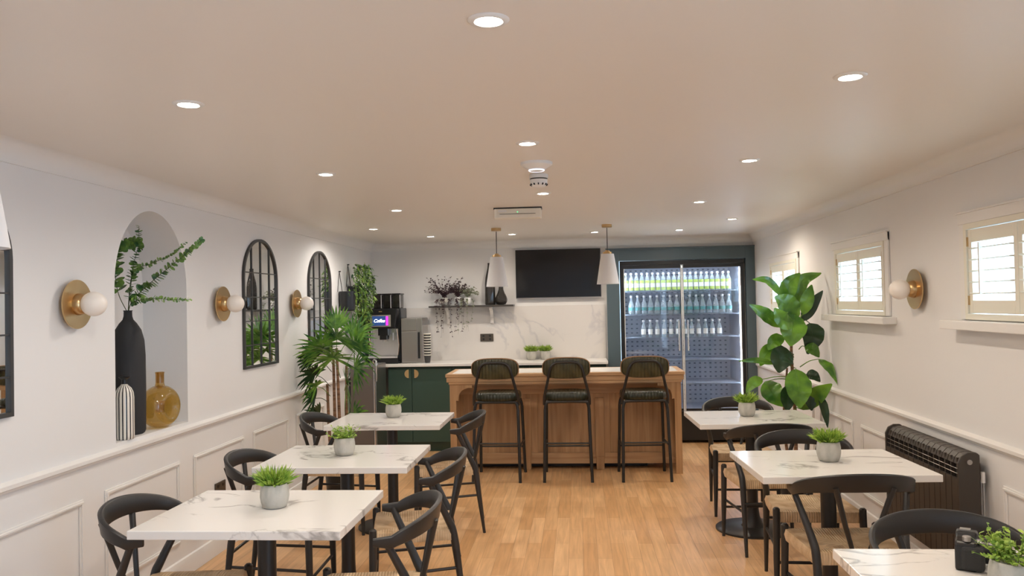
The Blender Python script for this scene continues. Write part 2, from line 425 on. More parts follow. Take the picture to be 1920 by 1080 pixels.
b.add([(XL, NY0, NZ0), (XL, NY1, NZ0), (NXB, NY1, NZ0), (NXB, NY0, NZ0)], [(0, 1, 2, 3)])
b.box(XL-.42, XL-.36, Y0, 9.9, -.05, H+.06)
struct('wall_left', b, 'wall', angle=30)

# right wall with three window openings
WZ0, WZ1 = 1.42, 1.885
WINS = [(7.23, 8.19), (5.20, 6.16), (3.19, 4.15)]
b = MB(); ys = [.3]+[v for a in reversed(WINS) for v in a]+[9.9]
b.box(XR, XR+.05, Y0, -1.0, 0, H); b.box(XR, XR+.05, -1.0, .3, 0, .1); b.box(XR, XR+.05, -1.0, .3, 2.1, H)  # leaves a gap for the added daylight opening, out of view
for i in range(0, len(ys)-1):
    y0, y1 = ys[i], ys[i+1]
    if i % 2 == 0: b.box(XR, XR+.05, y0, y1, 0, H)
    else: b.box(XR, XR+.05, y0, y1, 0, WZ0); b.box(XR, XR+.05, y0, y1, WZ1, H)
struct('wall_right', b, 'wall', smooth=False)

# back wall with the recess for the fridge
RX0, RX1, RZ = .46, 1.80, 1.995
b = MB(); b.box(XL-.1, RX0, YB, YB+.06, 0, H); b.box(RX0, XR+.1, YB, YB+.06, RZ, H); b.box(RX1, XR+.1, YB, YB+.06, 0, RZ)
b.box(RX0-.06, XR, 9.85, 9.9, 0, H)
struct('wall_back', b, 'wall', smooth=False)
# wall behind the camera
b = MB(); b.box(XL-.1, XR+.1, Y0-.1, Y0, 0, H); struct('wall_front', b, 'wall', smooth=False)
root = bpy.data.objects.new('window_4', None); COL.objects.link(root); root['kind'] = 'structure'   # added glazed opening, out of view, lets cool daylight onto the left wall
b = MB()
for y in (-1.0, -.37, .26): b.box(XR-.01, XR+.05, y, y+.04, .1, 2.1)
b.box(XR-.01, XR+.05, -1.0, .3, .1, .16); b.box(XR-.01, XR+.05, -1.0, .3, 2.06, 2.1); b.build('frame', 'trim', root, smooth=False)
MB().box(XR+.02, XR+.024, -.98, .28, .12, 2.08).build('pane', 'pane', root, smooth=False)

# coving
cc = .072
def cov(n=8): return [(cc*(1-cos(pi/2*i/n)), H-cc+cc*sin(pi/2*i/n)) for i in range(n+1)]  # (offset from wall, z)
prof = [(0, H-cc-.012), (.010, H-cc-.012), (.010, H-cc)]+[(o+.010, z) for o, z in cov()]
b = MB(); b.strip([[(XL+o, Y0, z) for o, z in prof], [(XL+o, YB, z) for o, z in prof]]); struct('trim_1', b, 'trim', angle=25)
b = MB(); b.strip([[(XR-o, Y0, z) for o, z in prof], [(XR-o, YB, z) for o, z in prof]]); struct('trim_2', b, 'trim', angle=25)
b = MB(); b.strip([[(XL, YB-o, z) for o, z in prof], [(XR, YB-o, z) for o, z in prof]]); struct('trim_3', b, 'trim', angle=25)

# dado rails and panel mouldings
dz = .843
dprof = [(0, dz-.022), (.012, dz-.022), (.016, dz-.012), (.026, dz-.006), (.026, dz+.010), (.014, dz+.018), (0, dz+.022)]
b = MB()
b.strip([[(XL+o, Y0, z) for o, z in dprof], [(XL+o, YB-.5, z) for o, z in dprof]])
struct('trim_4', b, 'trim', angle=25)
b = MB(); b.strip([[(XR-o, .35, z) for o, z in dprof], [(XR-o, 8.9, z) for o, z in dprof]]); struct('trim_5', b, 'trim', angle=25)
def panel_ring(b, X, sgn, y0, y1, z0, z1, wd=.03, d=.014):
    # a raised bead picture-frame on the wall
    for (a0, a1, c0, c1) in ((y0, y1, z1-wd, z1), (y0, y1, z0, z0+wd), (y0, y0+wd, z0+wd, z1-wd), (y1-wd, y1, z0+wd, z1-wd)):
        b.box(min(X, X+sgn*d*.55), max(X, X+sgn*d*.55), a0, a1, c0, c1)
        if a1-a0 > c1-c0: b.box(min(X, X+sgn*d), max(X, X+sgn*d), a0+.006, a1-.006, c0+.009, c1-.009)
        else: b.box(min(X, X+sgn*d), max(X, X+sgn*d), a0+.009, a1-.009, c0-.015, c1+.015)
k = 6
PL = [(.27, 1.05), (1.15, 1.85), (2.0, 2.72), (2.87, 3.625)]
PL += [(3.80, 4.545), (4.717, 5.44), (5.615, 6.315), (6.50, 7.22)]
for (y0, y1) in PL:
    b = MB(); panel_ring(b, XL, 1, y0, y1, .20, .676); struct('trim_%d' % k, b, 'trim', smooth=False, bevel=.003); k += 1
for (y0, y1) in [(6.85, 7.60), (5.90, 6.66), (4.97, 5.73), (4.05, 4.80), (3.12, 3.87), (2.2, 2.95)]:
    b = MB(); panel_ring(b, XR, -1, y0, y1, .20, .676); struct('trim_%d' % k, b, 'trim', smooth=False, bevel=.003); k += 1
sk = [(0, 0), (.016, 0), (.016, .085), (.010, .105), (0, .11)]
b = MB(); b.strip([[(XL+o, Y0, z) for o, z in sk], [(XL+o, YB-.4, z) for o, z in sk]]); struct('baseboard_left', b, 'trim', angle=25)
b = MB(); b.strip([[(XR-o, .35, z) for o, z in sk], [(XR-o, 8.9, z) for o, z in sk]]); struct('baseboard_right', b, 'trim', angle=25)

# windows with plantation shutters
for wi, (y0, y1) in enumerate(WINS):
    root = bpy.data.objects.new('window_%d' % (wi+1), None); COL.objects.link(root); root['kind'] = 'structure'
    root.location = (XR, (y0+y1)/2, WZ0); hw = (y1-y0)/2; hh = WZ1-WZ0
    b = MB()   # outer architrave
    b.box(-.014, -.0005, -hw-.06, -hw, -.0, hh+.06); b.box(-.014, -.0005, hw, hw+.06, -.0, hh+.06); b.box(-.018, -.0005, -hw-.06, hw+.06, hh, hh+.06)
    b.box(-.026, -.0005, -hw-.065, hw+.065, hh+.052, hh+.062)
    b.build('window_frame', 'trim', root, smooth=False, bevel=.003)
    b = MB(); b.box(-.085, .05, -hw-.14, hw+.14, -.048, -.004); b.build('sill', 'trim', root, smooth=False, bevel=.004)
    b = MB(); g = .028   # inner frame
    b.box(-.02, .0395, -hw, hw, 0, g); b.box(-.02, .02, -hw, hw, hh-g, hh); b.box(-.02, .02, -hw, -hw+g, g, hh-g); b.box(-.02, .02, hw-g, hw, g, hh-g)
    b.build('shutter_frame', 'shutter', root, smooth=False, bevel=.002)
    MB().box(.040, .044, -hw, hw, 0, hh).build('pane', 'pane', root, smooth=False)
    for s in (-1, 1):
        a0, a1 = (-hw+g+.003, -.002) if s < 0 else (.002, hw-g-.003)
        z0, z1 = g+.003, hh-g-.003
        b = MB(); st = .034
        b.box(-.012, .012, a0, a0+st, z0, z1); b.box(-.012, .012, a1-st, a1, z0, z1)
        b.box(-.012, .012, a0+st, a1-st, z0, z0+.062); b.box(-.012, .012, a0+st, a1-st, z1-.062, z1)
        sh = b.build('shutter_panel', 'shutter', root, smooth=False, bevel=.002)
        lz0, lz1 = z0+.062, z1-.062
        for q in range(5):
            zc = lz0+(lz1-lz0)*(q+.62)/5.2
            b = MB(); b.prism([(-.030, zc), (-.024, zc+.004), (.024, zc+.004), (.030, zc), (.024, zc-.004), (-.024, zc-.004)], a0+st, a1-st, 'xz')
            b.v = [(x, y, z) for x, y, z in b.v]
            b.build('louvre', 'shutter', sh, smooth=False)
        cy_ = a0+st+(a1-a0-2*st)*(.66)
        MB().box(-.042, -.032, cy_-.006, cy_+.006, lz0+.03, lz1-.006).build('tilt_rod', 'shutter', sh, smooth=False)
        for zz in (z0+.04, z1-.08):
            MB().box(-.018, -.010, (a1 if s > 0 else a0)-.006, (a1 if s > 0 else a0)+.006, zz, zz+.045).build('hinge', 'brass', sh, smooth=False)

# ================================================================== LIGHTS ON THE CEILING
def downlight(x, y, label, warm=1.0, group='recessed ceiling downlights', col=None):
    t = thing('ceiling_downlight', label, 'ceiling light', (x, y, H), 0, group)
    t2 = downlight.proto
    if t2 is None:
        b = MB(); b.lathe([(.033, -.003), (.036, -.006), (.046, -.006), (.052, -.001), (.052, .0)], n=28, caps=False); r = b.build('trim_ring', 'plastic_white', t)
        b = MB(); b.lathe([(.001, -.0035), (.033, -.0035)], n=24, caps=False); l = b.build('lens', 'lamp', t)
        downlight.proto = (r, l)
    else:
        for p in t2:
            c = p.copy(); COL.objects.link(c); c.parent = t
    ld = bpy.data.lights.new('downlight_beam', 'SPOT'); ld.energy = DOWN_W*warm; ld.color = (1.0, .93, .85) if x < -1 else WARM; ld.spot_size = radians(168); ld.spot_blend = .6; ld.shadow_soft_size = .032
    lo = bpy.data.objects.new('downlight_beam', ld); COL.objects.link(lo); lo.location = (0, 0, -.012); lo.parent = t
downlight.proto = None
LN = [('nearest in the left row', 'second in the left row', 'third in the left row'),
      ('nearest in the middle row', 'second in the middle row', 'third in the middle row'),
      ('nearest in the right row', 'second in the right row', 'third in the right row')]
for ci, (x, yy) in enumerate([(-1.30, (2.656, 4.168, 5.84)), (-.204, (1.984, 3.536, 5.167)), (.875, (2.649, 4.172, 5.867))]):
    for ri, y in enumerate(yy): downlight(x, y, 'small round recessed ceiling downlight, '+LN[ci][ri])
downlight(-1.30, 1.1, 'added unseen ceiling downlight near the camera on the left', .5); downlight(.875, 1.1, 'added unseen ceiling downlight near the camera on the right', .5)  # added lamps out of view, to light the near end of the room
downlight(-.204, .4, 'added unseen ceiling downlight above the camera', .6)  # third added lamp, also out of view
for x, l in ((-1.468, 'leftmost of the row over the kitchen counter'), (-.642, 'second of the row over the kitchen counter'), (.183, 'third of the row over the kitchen counter'), (1.013, 'rightmost of the back row, over the drinks fridge')):
    downlight(x, 8.14, 'small round recessed ceiling downlight, '+l, .72)
downlight(1.348, 7.18, 'small round recessed ceiling downlight in front of the fridge, near the right wall', 1.4)
downlight(-1.815, 7.194, 'small round recessed ceiling downlight above the tall palm by the left wall', 1.5)

# access point disc, smoke detector, emergency bulkhead
t = thing('access_point', 'white flat round wireless disc on the ceiling, between downlight and smoke detector', 'access point', (-.19, 4.04, H))
MB().lathe([(.001, -.042), (.034, -.042), (.040, -.036), (.078, -.014), (.080, -.004), (.080, 0)], n=32, caps=False).build('disc_body', 'plastic_white', t)
MB().lathe([(.036, -.0425), (.0405, -.0395)], n=32, caps=False).build('led_ring', emit('pale_led', (.8, .85, 1), 1.2), t)
t = thing('smoke_detector', 'white two-tier smoke detector on the ceiling in the middle row', 'smoke detector', (-.197, 4.42, H))
MB().lathe([(.052, -.022), (.052, -.004), (.050, 0)], n=28).build('base', 'plastic_white', t)
MB().lathe([(.048, -.028), (.048, -.022)], n=28).build('base_gap', 'plastic_black', t)
MB().lathe([(.018, -.072), (.034, -.066), (.046, -.052), (.048, -.028)], n=28).build('sensing_head', 'plastic_white', t)
b = MB()
for i in range(12):
    a = 2*pi*i/12; b.box(-.004, .004, -.003, .003, -.060, -.050); vs = b.v[-8:]
    b.v[-8:] = [((x+.0445)*cos(a)-y*sin(a), (x+.0445)*sin(a)+y*cos(a), z) for x, y, z in vs]
b.build('vent_slots', 'plastic_black', t, smooth=False)
t = thing('emergency_light', 'cream rectangular emergency light box on the ceiling before the pendants', 'emergency light', (-.42, 5.93, H))
MB().box(-.175, .175, -.05, .05, -.012, 0).build('base_plate', 'plastic_black', t, smooth=False)
b = MB(); b.prism([(-.060, -.010), (.050, -.010), (.046, -.080), (-.035, -.084), (-.052, -.078)], -.170, .170, 'yz'); b.build('diffuser', mat('cream_diffuser', (.80, .77, .68), .35), t, smooth=False, bevel=.004)
MB().box(-.13, .13, -.0585, -.0545, -.050, -.047).build('seam', 'socket', t, smooth=False)
MB().lathe([(.001, -.0605), (.004, -.0575)], (0, 0, 0), n=8, axis='y').build('indicator', emit('green_led', (.1, .9, .3), 1.0), t, loc=(0, 0, -.035))
MB().box(-.14, -.08, -.0605, -.0575, -.034, -.018).build('test_label', 'plastic_white', t, smooth=False)

# pendants
def pendant():
    t = thing('pendant_lamp', '', 'pendant lamp')
    MB().lathe([(.004, -.026), (.044, -.026), (.046, -.024), (.046, 0)], n=28).build('ceiling_rose', 'brass', t)
    MB().tube([(0, 0, -.03), (0, 0, -.25)], .0035, 8).build('flex', 'plastic_black', t)
    MB().lathe([(.006, -.232), (.020, -.236), (.022, -.246), (.040, -.248), (.042, -.268)], n=24).build('shade_cap', 'brass', t)
    b = MB(); b.lathe([(.058, -.266), (.101, -.538), (.0985, -.538), (.055, -.268)], n=40, caps=False); b.lathe([(.001, -.266), (.058, -.266)], n=40, caps=False)
    b.build('lamp_shade', 'shade', t, angle=60)
    b = MB(); b.lathe([(.010, -.30), (.016, -.33), (.028, -.37), (.030, -.40), (.020, -.43), (.002, -.438)], n=16); b.build('bulb', 'globe', t)
    return t
p0 = pendant(); p0.location = (-.735, 7.47, H); p0['group'] = 'white conical pendant lamps'
p0['label'] = 'white conical pendant lamp on a brass rose over the island, beside the television'
dup(p0, (.276, 7.40, H), label='white conical pendant lamp on a brass rose in front of the dark green fridge surround')
dup(p0, (-1.475, 1.85, H), label='white conical pendant lamp cut off by the left edge, nearest to the camera')

# ================================================================== LEFT WALL THINGS
def sconce(y, side, label, z=1.578):
    s = 1 if side == 'L' else -1
    t = thing('wall_sconce', label, 'wall light', ((XL if s > 0 else XR), y, z), 0, 'brass disc wall lights')
    if sconce.proto is None:
        b = MB(); b.lathe([(.001, 0), (.040, 0), (.040, .030)], n=24, axis='x', caps=False); b.build('wall_mount', 'brass', t)
        b = MB(); b.lathe([(.112, .030), (.112, .036), (.040, .038), (.001, .038)], n=44, axis='x'); b.build('backplate', 'brass', t, angle=30)
        b = MB(); b.lathe([(.050, .036), (.048, .052), (.042, .066), (.030, .074), (.001, .074)], n=28, axis='x'); b.build('cup', 'brass', t)
        b = MB(); b.lathe([(.056*sin(pi*i/16), .112-.056*cos(pi*i/16)) for i in range(17)], n=28, axis='x', caps=False); b.build('globe', 'globe', t)
        sconce.proto = t
        if s < 0: t.rotation_euler = (0, 0, pi)
        return
    COL.objects.unlink(t); bpy.data.objects.remove(t)
    dup(sconce.proto, ((XL if s > 0 else XR), y, z), 0 if s > 0 else pi, label)
sconce.proto = None
sconce(3.55, 'L', 'brass disc wall light with white globe, left of the arched niche')
sconce(5.09, 'L', 'brass disc wall light with white globe, between the niche and the first whole arched mirror')
sconce(6.477, 'L', 'brass disc wall light with white globe, between the two whole arched mirrors')
sconce(4.712, 'R', 'brass disc wall light with white globe on the right wall between two shuttered windows')

def arch_pts(hw, z0, zs, zt, n=24):
    return [(-hw, z0)]+[(-hw*cos(pi*i/n), zs+(zt-zs)*sin(pi*i/n)) for i in range(n+1)]+[(hw, z0)]
def arch_mirror(y, label):
    if arch_mirror.proto: return dup(arch_mirror.proto, (XL, y, 0), label=label)
    t = thing('arched_mirror', label, 'mirror', (XL, y, 0), 0, 'arched window-pane mirrors'); arch_mirror.proto = t
    hw, z0, zs, zt = .318, 1.125, 1.76, 2.048
    o = arch_pts(hw, z0, zs, zt); i_ = arch_pts(hw-.018, z0+.018, zs, zt-.018)
    b = MB(); rows = []
    oc = o+[o[0]]; ic = i_+[i_[0]]
    b.strip([[(.0, y_, z) for y_, z in oc], [(.018, y_, z) for y_, z in oc], [(.018, y_, z) for y_, z in ic], [(.0, y_, z) for y_, z in ic]])
    b.build('frame', 'mirror_frame', t, smooth=False)
    b = MB(); b.add([(.006, y_, z) for y_, z in o], [tuple(range(len(o)))]); b.build('mirror_glass', 'mirror', t, smooth=False)
    def top(yv): return zs+(zt-.02-zs)*sqrt(max(0, 1-(yv/(hw-.01))**2))
    for yv in (-.165, 0, .165):
        MB().box(.0075, .013, yv-.0045, yv+.0045, z0+.01, top(yv)).build('vertical_bar', 'mirror_frame', t, smooth=False)
    for zv in (1.285, 1.455, 1.625, 1.80):
        hw2 = hw-.012 if zv < zs else (hw-.01)*sqrt(max(0, 1-((zv-zs)/(zt-.02-zs))**2))
        MB().box(.0085, .012, -hw2, hw2, zv-.0035, zv+.0035).build('horizontal_bar', 'mirror_frame', t, smooth=False)
arch_mirror.proto = None
arch_mirror(5.778, 'tall arched mirror with black window bars, beside the niche side sconce and in full view')
arch_mirror(7.148, 'tall arched black-barred mirror partly behind the tall palm')
arch_mirror(2.83, 'arched black-barred mirror cut off by the left edge of the photo')

# niche vases
t = thing('floor_bottle_vase', 'tall matt black bottle vase holding eucalyptus in the niche', 'vase', (-2.412, 4.21, NZ0))
MB().lathe([(.070, 0), (.078, .006), (.084, .02), (.086, .20), (.085, .42), (.080, .50), (.066, .556), (.044, .592), (.027, .612), (.022, .63), (.021, .655), (.024, .662), (.018, .662), (.016, .62)], n=40).build('vase_body', 'matte_black', t, angle=70)
t = tag(MB().lathe([(.040, 0), (.046, .004), (.047, .02), (.047, .215), (.044, .24), (.034, .262), (.020, .276), (.014, .284)], n=48).build('striped_vase', 'striped', None, angle=70), 'small black and ivory striped bottle vase in the niche', 'vase')
t.location = (-2.335, 4.035, NZ0)
MB().lathe([(.0145, .282), (.013, .296), (.014, .306), (.026, .316), (.028, .320), (.012, .318), (.010, .30)], n=32).build('vase_neck', 'plastic_black', t)

# amber ring vase: fat torus with a small hole, neck on top
t = thing('amber_glass_vase', 'round amber glass vase with a hole through its side in the niche', 'vase', (-2.355, 4.43, NZ0), radians(-10))
b = MB(); rows = []; N1, N2 = 40, 24
for i in range(N1+1):
    a = 2*pi*i/N1; row = []
    for j in range(N2+1):
        c = 2*pi*j/N2
        Rm, rr, tx = .074, .043, .074
        rad = Rm+rr*cos(c)
        x = tx*sin(c)*(1-.10*cos(c)); y = rad*cos(a)*1.0; z = .118+rad*sin(a)*1.03
        z = max(z, .004+(z-.004)*.0) if z < .004 else z
        row.append((x, y, z))
    rows.append(row)
b.strip(rows); b.build('vase_body', 'glass_amber', t, angle=180)
b = MB(); b.lathe([(.034, .222), (.026, .236), (.023, .25), (.023, .30), (.026, .312), (.022, .312), (.019, .25)], n=28, caps=False); b.build('vase_neck', 'glass_amber', t)

# eucalyptus branches
def eucalyptus(label, pts, r, n, seed, tip=.35, dense=1.0):
    rnd = random.Random(seed); P = catmull(pts, 10)
    o = MB().tube(P, [.0022, .001], 6).build('eucalyptus_branch', 'stem', None); tag(o, label, 'branch', 'eucalyptus branches in the black vase')
    b = MB(); L = len(P)
    for i in range(n):
        t = .22+.78*i/(n-1); k = min(L-2, int(t*(L-1))); p = P[k].lerp(P[k+1], t*(L-1)-k); d = (P[k+1]-P[k]).normalized()
        ph = rnd.random()*pi
        for s in (0, pi):
            a = d.orthogonal().normalized(); a = Quaternion(d, ph+s) @ a
            rr = r*(1-(1-tip)*t)*rnd.uniform(.8, 1.15)
            dd = (a+d*rnd.uniform(.1, .6)).normalized(); nr = (d+V((rnd.uniform(-.6, .6),)*3)).normalized()
            b.blade(p, dd, rr*2, rr*1.9, .05, nr, 5, 0, 'round')
    b.build('leaves', 'leaf_euc', o, angle=180)
VB = (-2.412, 4.21, 1.53)
eucalyptus('upright eucalyptus branch rising to the top of the niche', [VB, (-2.395, 4.20, 1.62), (-2.38, 4.21, 1.78), (-2.355, 4.22, 1.90), (-2.35, 4.22, 2.00)], .024, 30, 1)
eucalyptus('leafy eucalyptus branch on the left of the vase curving over at its top', [VB, (-2.43, 4.15, 1.64), (-2.42, 4.10, 1.78), (-2.41, 4.10, 1.87), (-2.375, 4.15, 1.90), (-2.34, 4.20, 1.905)], .027, 34, 2, .8)
eucalyptus('long eucalyptus branch reaching right and upwards out of the niche', [VB, (-2.39, 4.22, 1.60), (-2.31, 4.25, 1.69), (-2.20, 4.26, 1.78), (-2.08, 4.24, 1.86), (-1.97, 4.16, 1.915)], .025, 40, 3)
eucalyptus('thin eucalyptus branch with small leaves arching right to the niche edge', [VB, (-2.395, 4.21, 1.70), (-2.36, 4.20, 1.765), (-2.26, 4.20, 1.80), (-2.16, 4.20, 1.84), (-2.06, 4.16, 1.90)], .017, 30, 4)
eucalyptus('low thin eucalyptus branch stretching level to the right', [VB, (-2.38, 4.20, 1.59), (-2.28, 4.20, 1.607), (-2.15, 4.18, 1.600), (-2.03, 4.14, 1.597)], .018, 26, 5)

# dark socket low on the left wall
t = thing('wall_socket', 'dark bronze double socket low on the left panelled wall', 'socket', (XL, 5.07, .40))
MB().box(.0002, .010, -.073, .073, -.043, .043).build('face_plate', 'socket', t, smooth=False, bevel=.003)
for s in (-1, 1): MB().box(.010, .013, s*.035-.012, s*.035+.012, .012, .030).build('rocker', 'plastic_black', t, smooth=False)

# hanging planters
def planter(y, z, apex, label, n, spread, drop, seed, mats, pot=True):
    t = thing('hanging_planter', label, 'hanging planter', (XL, y, z), 0, None)
    b = MB(); b.lathe([(.060, 0), (.072, .01), (.080, .19), (.076, .19), (.070, .02)], (.083, 0, 0), n=28); b.build('pot', 'plastic_black', t)
    MB().tube([(.010, -.077, .185), (.006, 0, apex-z), (.010, .077, .185)], .003, 6).build('hanging_strap', 'plastic_black', t)
    MB().lathe([(.006, 0), (.006, .02)], (0, 0, apex-z), n=8, axis='x').build('hook', 'plastic_black', t)
    rnd = random.Random(seed)
    for gi, (mname, fr, L, w_) in enumerate(mats):
        b = MB()
        for i in range(int(n*fr)):
            a = rnd.uniform(-pi*.5, pi*.5)
            R = spread*rnd.random()**.6
            zz = rnd.uniform(-drop[0], drop[1])
            k = max(.35, 1-abs(zz)/max(drop)*.55)
            base = V((.085+R*cos(a)*k*.8, R*sin(a)*k+.02, .17+zz))
            base.x = max(base.x, .02)
            d = V((rnd.uniform(-.2, 1), rnd.uniform(-1, 1), rnd.uniform(-1, .5)))
            if base.x+d.normalized().x*L < .008: d.x = abs(d.x)
            b.blade(base, d, L*rnd.uniform(.6, 1.2), w_*rnd.uniform(.7, 1.2), .25, V((rnd.uniform(-1, 1), rnd.uniform(-1, 1), 1)), 3)
        for q in range(10):   # trailing strands
            a = rnd.uniform(-pi*.45, pi*.45); px, py = .085+.07*cos(a), .07*sin(a); ll = drop[0]*rnd.uniform(.5, 1)
            b.tube([(px, py, .18), (px+.03*cos(a), py+.04*sin(a), .14), (px+.035*cos(a), py+.05*sin(a), .17-ll)], .0015, 4)
        b.build('foliage', mname, t, angle=180)
    return t
planter(7.76, 1.504, 1.888, 'small black wall planter with sparse greenery, left of the bushier one', 26, .055, (.02, .05), 3, [('leaf_hang', 1, .03, .012)])
planter(8.06, 1.56, 1.969, 'black wall planter hidden by a big bush of trailing greenery beside the coffee machine', 1900, .24, (.56, .24), 5,
        [('leaf_hang', .55, .05, .013), ('leaf_grass', .25, .05, .008), ('leaf_dark', .25, .035, .020)])

# ================================================================== RADIATOR
t = thing('radiator', 'dark bronze ribbed electric radiator on the right wall under the windows', 'radiator', (0, 0, 0))
ry0, ry1, rx0, rx1, rz0, rz1 = 4.00, 4.92, 1.765, 1.862, .25, .80
ncol = 14; wv = (ry1-ry0-.03)/ncol
for i in range(ncol):
    a = ry0+.015+i*wv; b = MB()
    b.box(rx0, rx0+.012, a+.0025, a+wv-.0025, rz0, rz1-.125)                 # front plate
    b.box(rx0+.012, rx1, a+wv*.42, a+wv*.58, rz0, rz1-.03)                   # web
    sec = [(rx0+.010, rz1-.060), (rx0+.018, rz1-.034), (rx0+.036, rz1-.014), (rx0+.060, rz1-.008), (rx1, rz1-.008), (rx1, rz1-.030), (rx0+.06, rz1-.026), (rx0+.034, rz1-.040), (rx0+.022, rz1-.062)]
    b.prism(sec, a+.003, a+wv-.003, 'xz')
    b.build('rib', 'rad', t, smooth=False)
MB().box(rx0+.028, rx1, ry0+.012, ry1-.012, rz0+.01, rz1-.05).build('core', 'rad_dark', t, smooth=False)
for zz in (rz1-.080, rz1-.103): MB().tube([(rx0+.006, ry0+.012, zz), (rx0+.006, ry1-.012, zz)], .0013, 6).build('guard_wire', 'steel', t)
for (a0, a1) in ((ry0, ry0+.014), (ry1-.014, ry1)):
    b = MB(); b.prism([(rx0-.002, rz0-.01), (rx1, rz0-.01), (rx1, rz1-.012), (rx1-.016, rz1), (rx0+.045, rz1), (rx0+.014, rz1-.016), (rx0-.002, rz1-.05)], a0, a1, 'xz')
    b.build('side_panel', 'rad', t, smooth=False, bevel=.003)
MB().lathe([(.012, -.003), (.012, 0)], (rx0+.05, ry0, rz1-.045), n=20, axis='y').build('badge', 'steel', t)
for yy in (ry0+.12, ry1-.12): MB().box(rx1, XR-.0005, yy-.02, yy+.02, rz0+.1, rz1-.06).build('wall_bracket', 'rad', t, smooth=False)
MB().box(rx1+.004, rx1+.016, ry0-.010, ry0+.004, rz1-.14, rz1-.09).build('control_knob', 'plastic_white', t, smooth=False)

# ================================================================== TABLES
TW, TD, TT = .785, .645, .032
def table():
    t = thing('cafe_table', '', 'table')
    b = MB().box(-TW/2, TW/2, -TD/2, TD/2, .75-TT, .75); b.build('tabletop', 'marble', t, smooth=False, bevel=.003)
    MB().box(-.20, .20, -.20, .20, .75-TT-.012, .75-TT).build('mounting_plate', 'black_metal', t, smooth=False)
    MB().lathe([(.082, .022), (.060, .05), (.045, .09), (.038, .14), (.036, .20), (.036, .705)], n=28).build('column', 'black_metal', t)
    MB().lathe([(.245, 0), (.245, .010), (.236, .016), (.10, .024), (.08, .026)], n=48).build('base', 'black_metal', t)
    return t
TAB = [(-1.245, 3.155, .0, 'square white marble table on the left, nearest to the camera'), (-1.245, 4.285, 0, 'square white marble table, middle one of the left row'),
       (-1.318, 5.665, 0, 'square white marble table, farthest of the left row beside the tall palm'),
       (1.140, 5.610, .03, 'square white marble table on the right, farthest from the camera near the fridge'), (1.180, 4.050, .045, 'square white marble table in front of the radiator'),
       (1.175, 2.335, .0, 'white marble table in the bottom right corner with a camera on it')]
t0 = table()
for i, (x, y, r, l) in enumerate(TAB):
    if i == 0: t0.location = (x, y, 0); t0.rotation_euler = (0, 0, r); t0['label'] = l; t0['group'] = 'white marble pedestal tables'
    else: dup(t0, (x, y, 0), r, l)

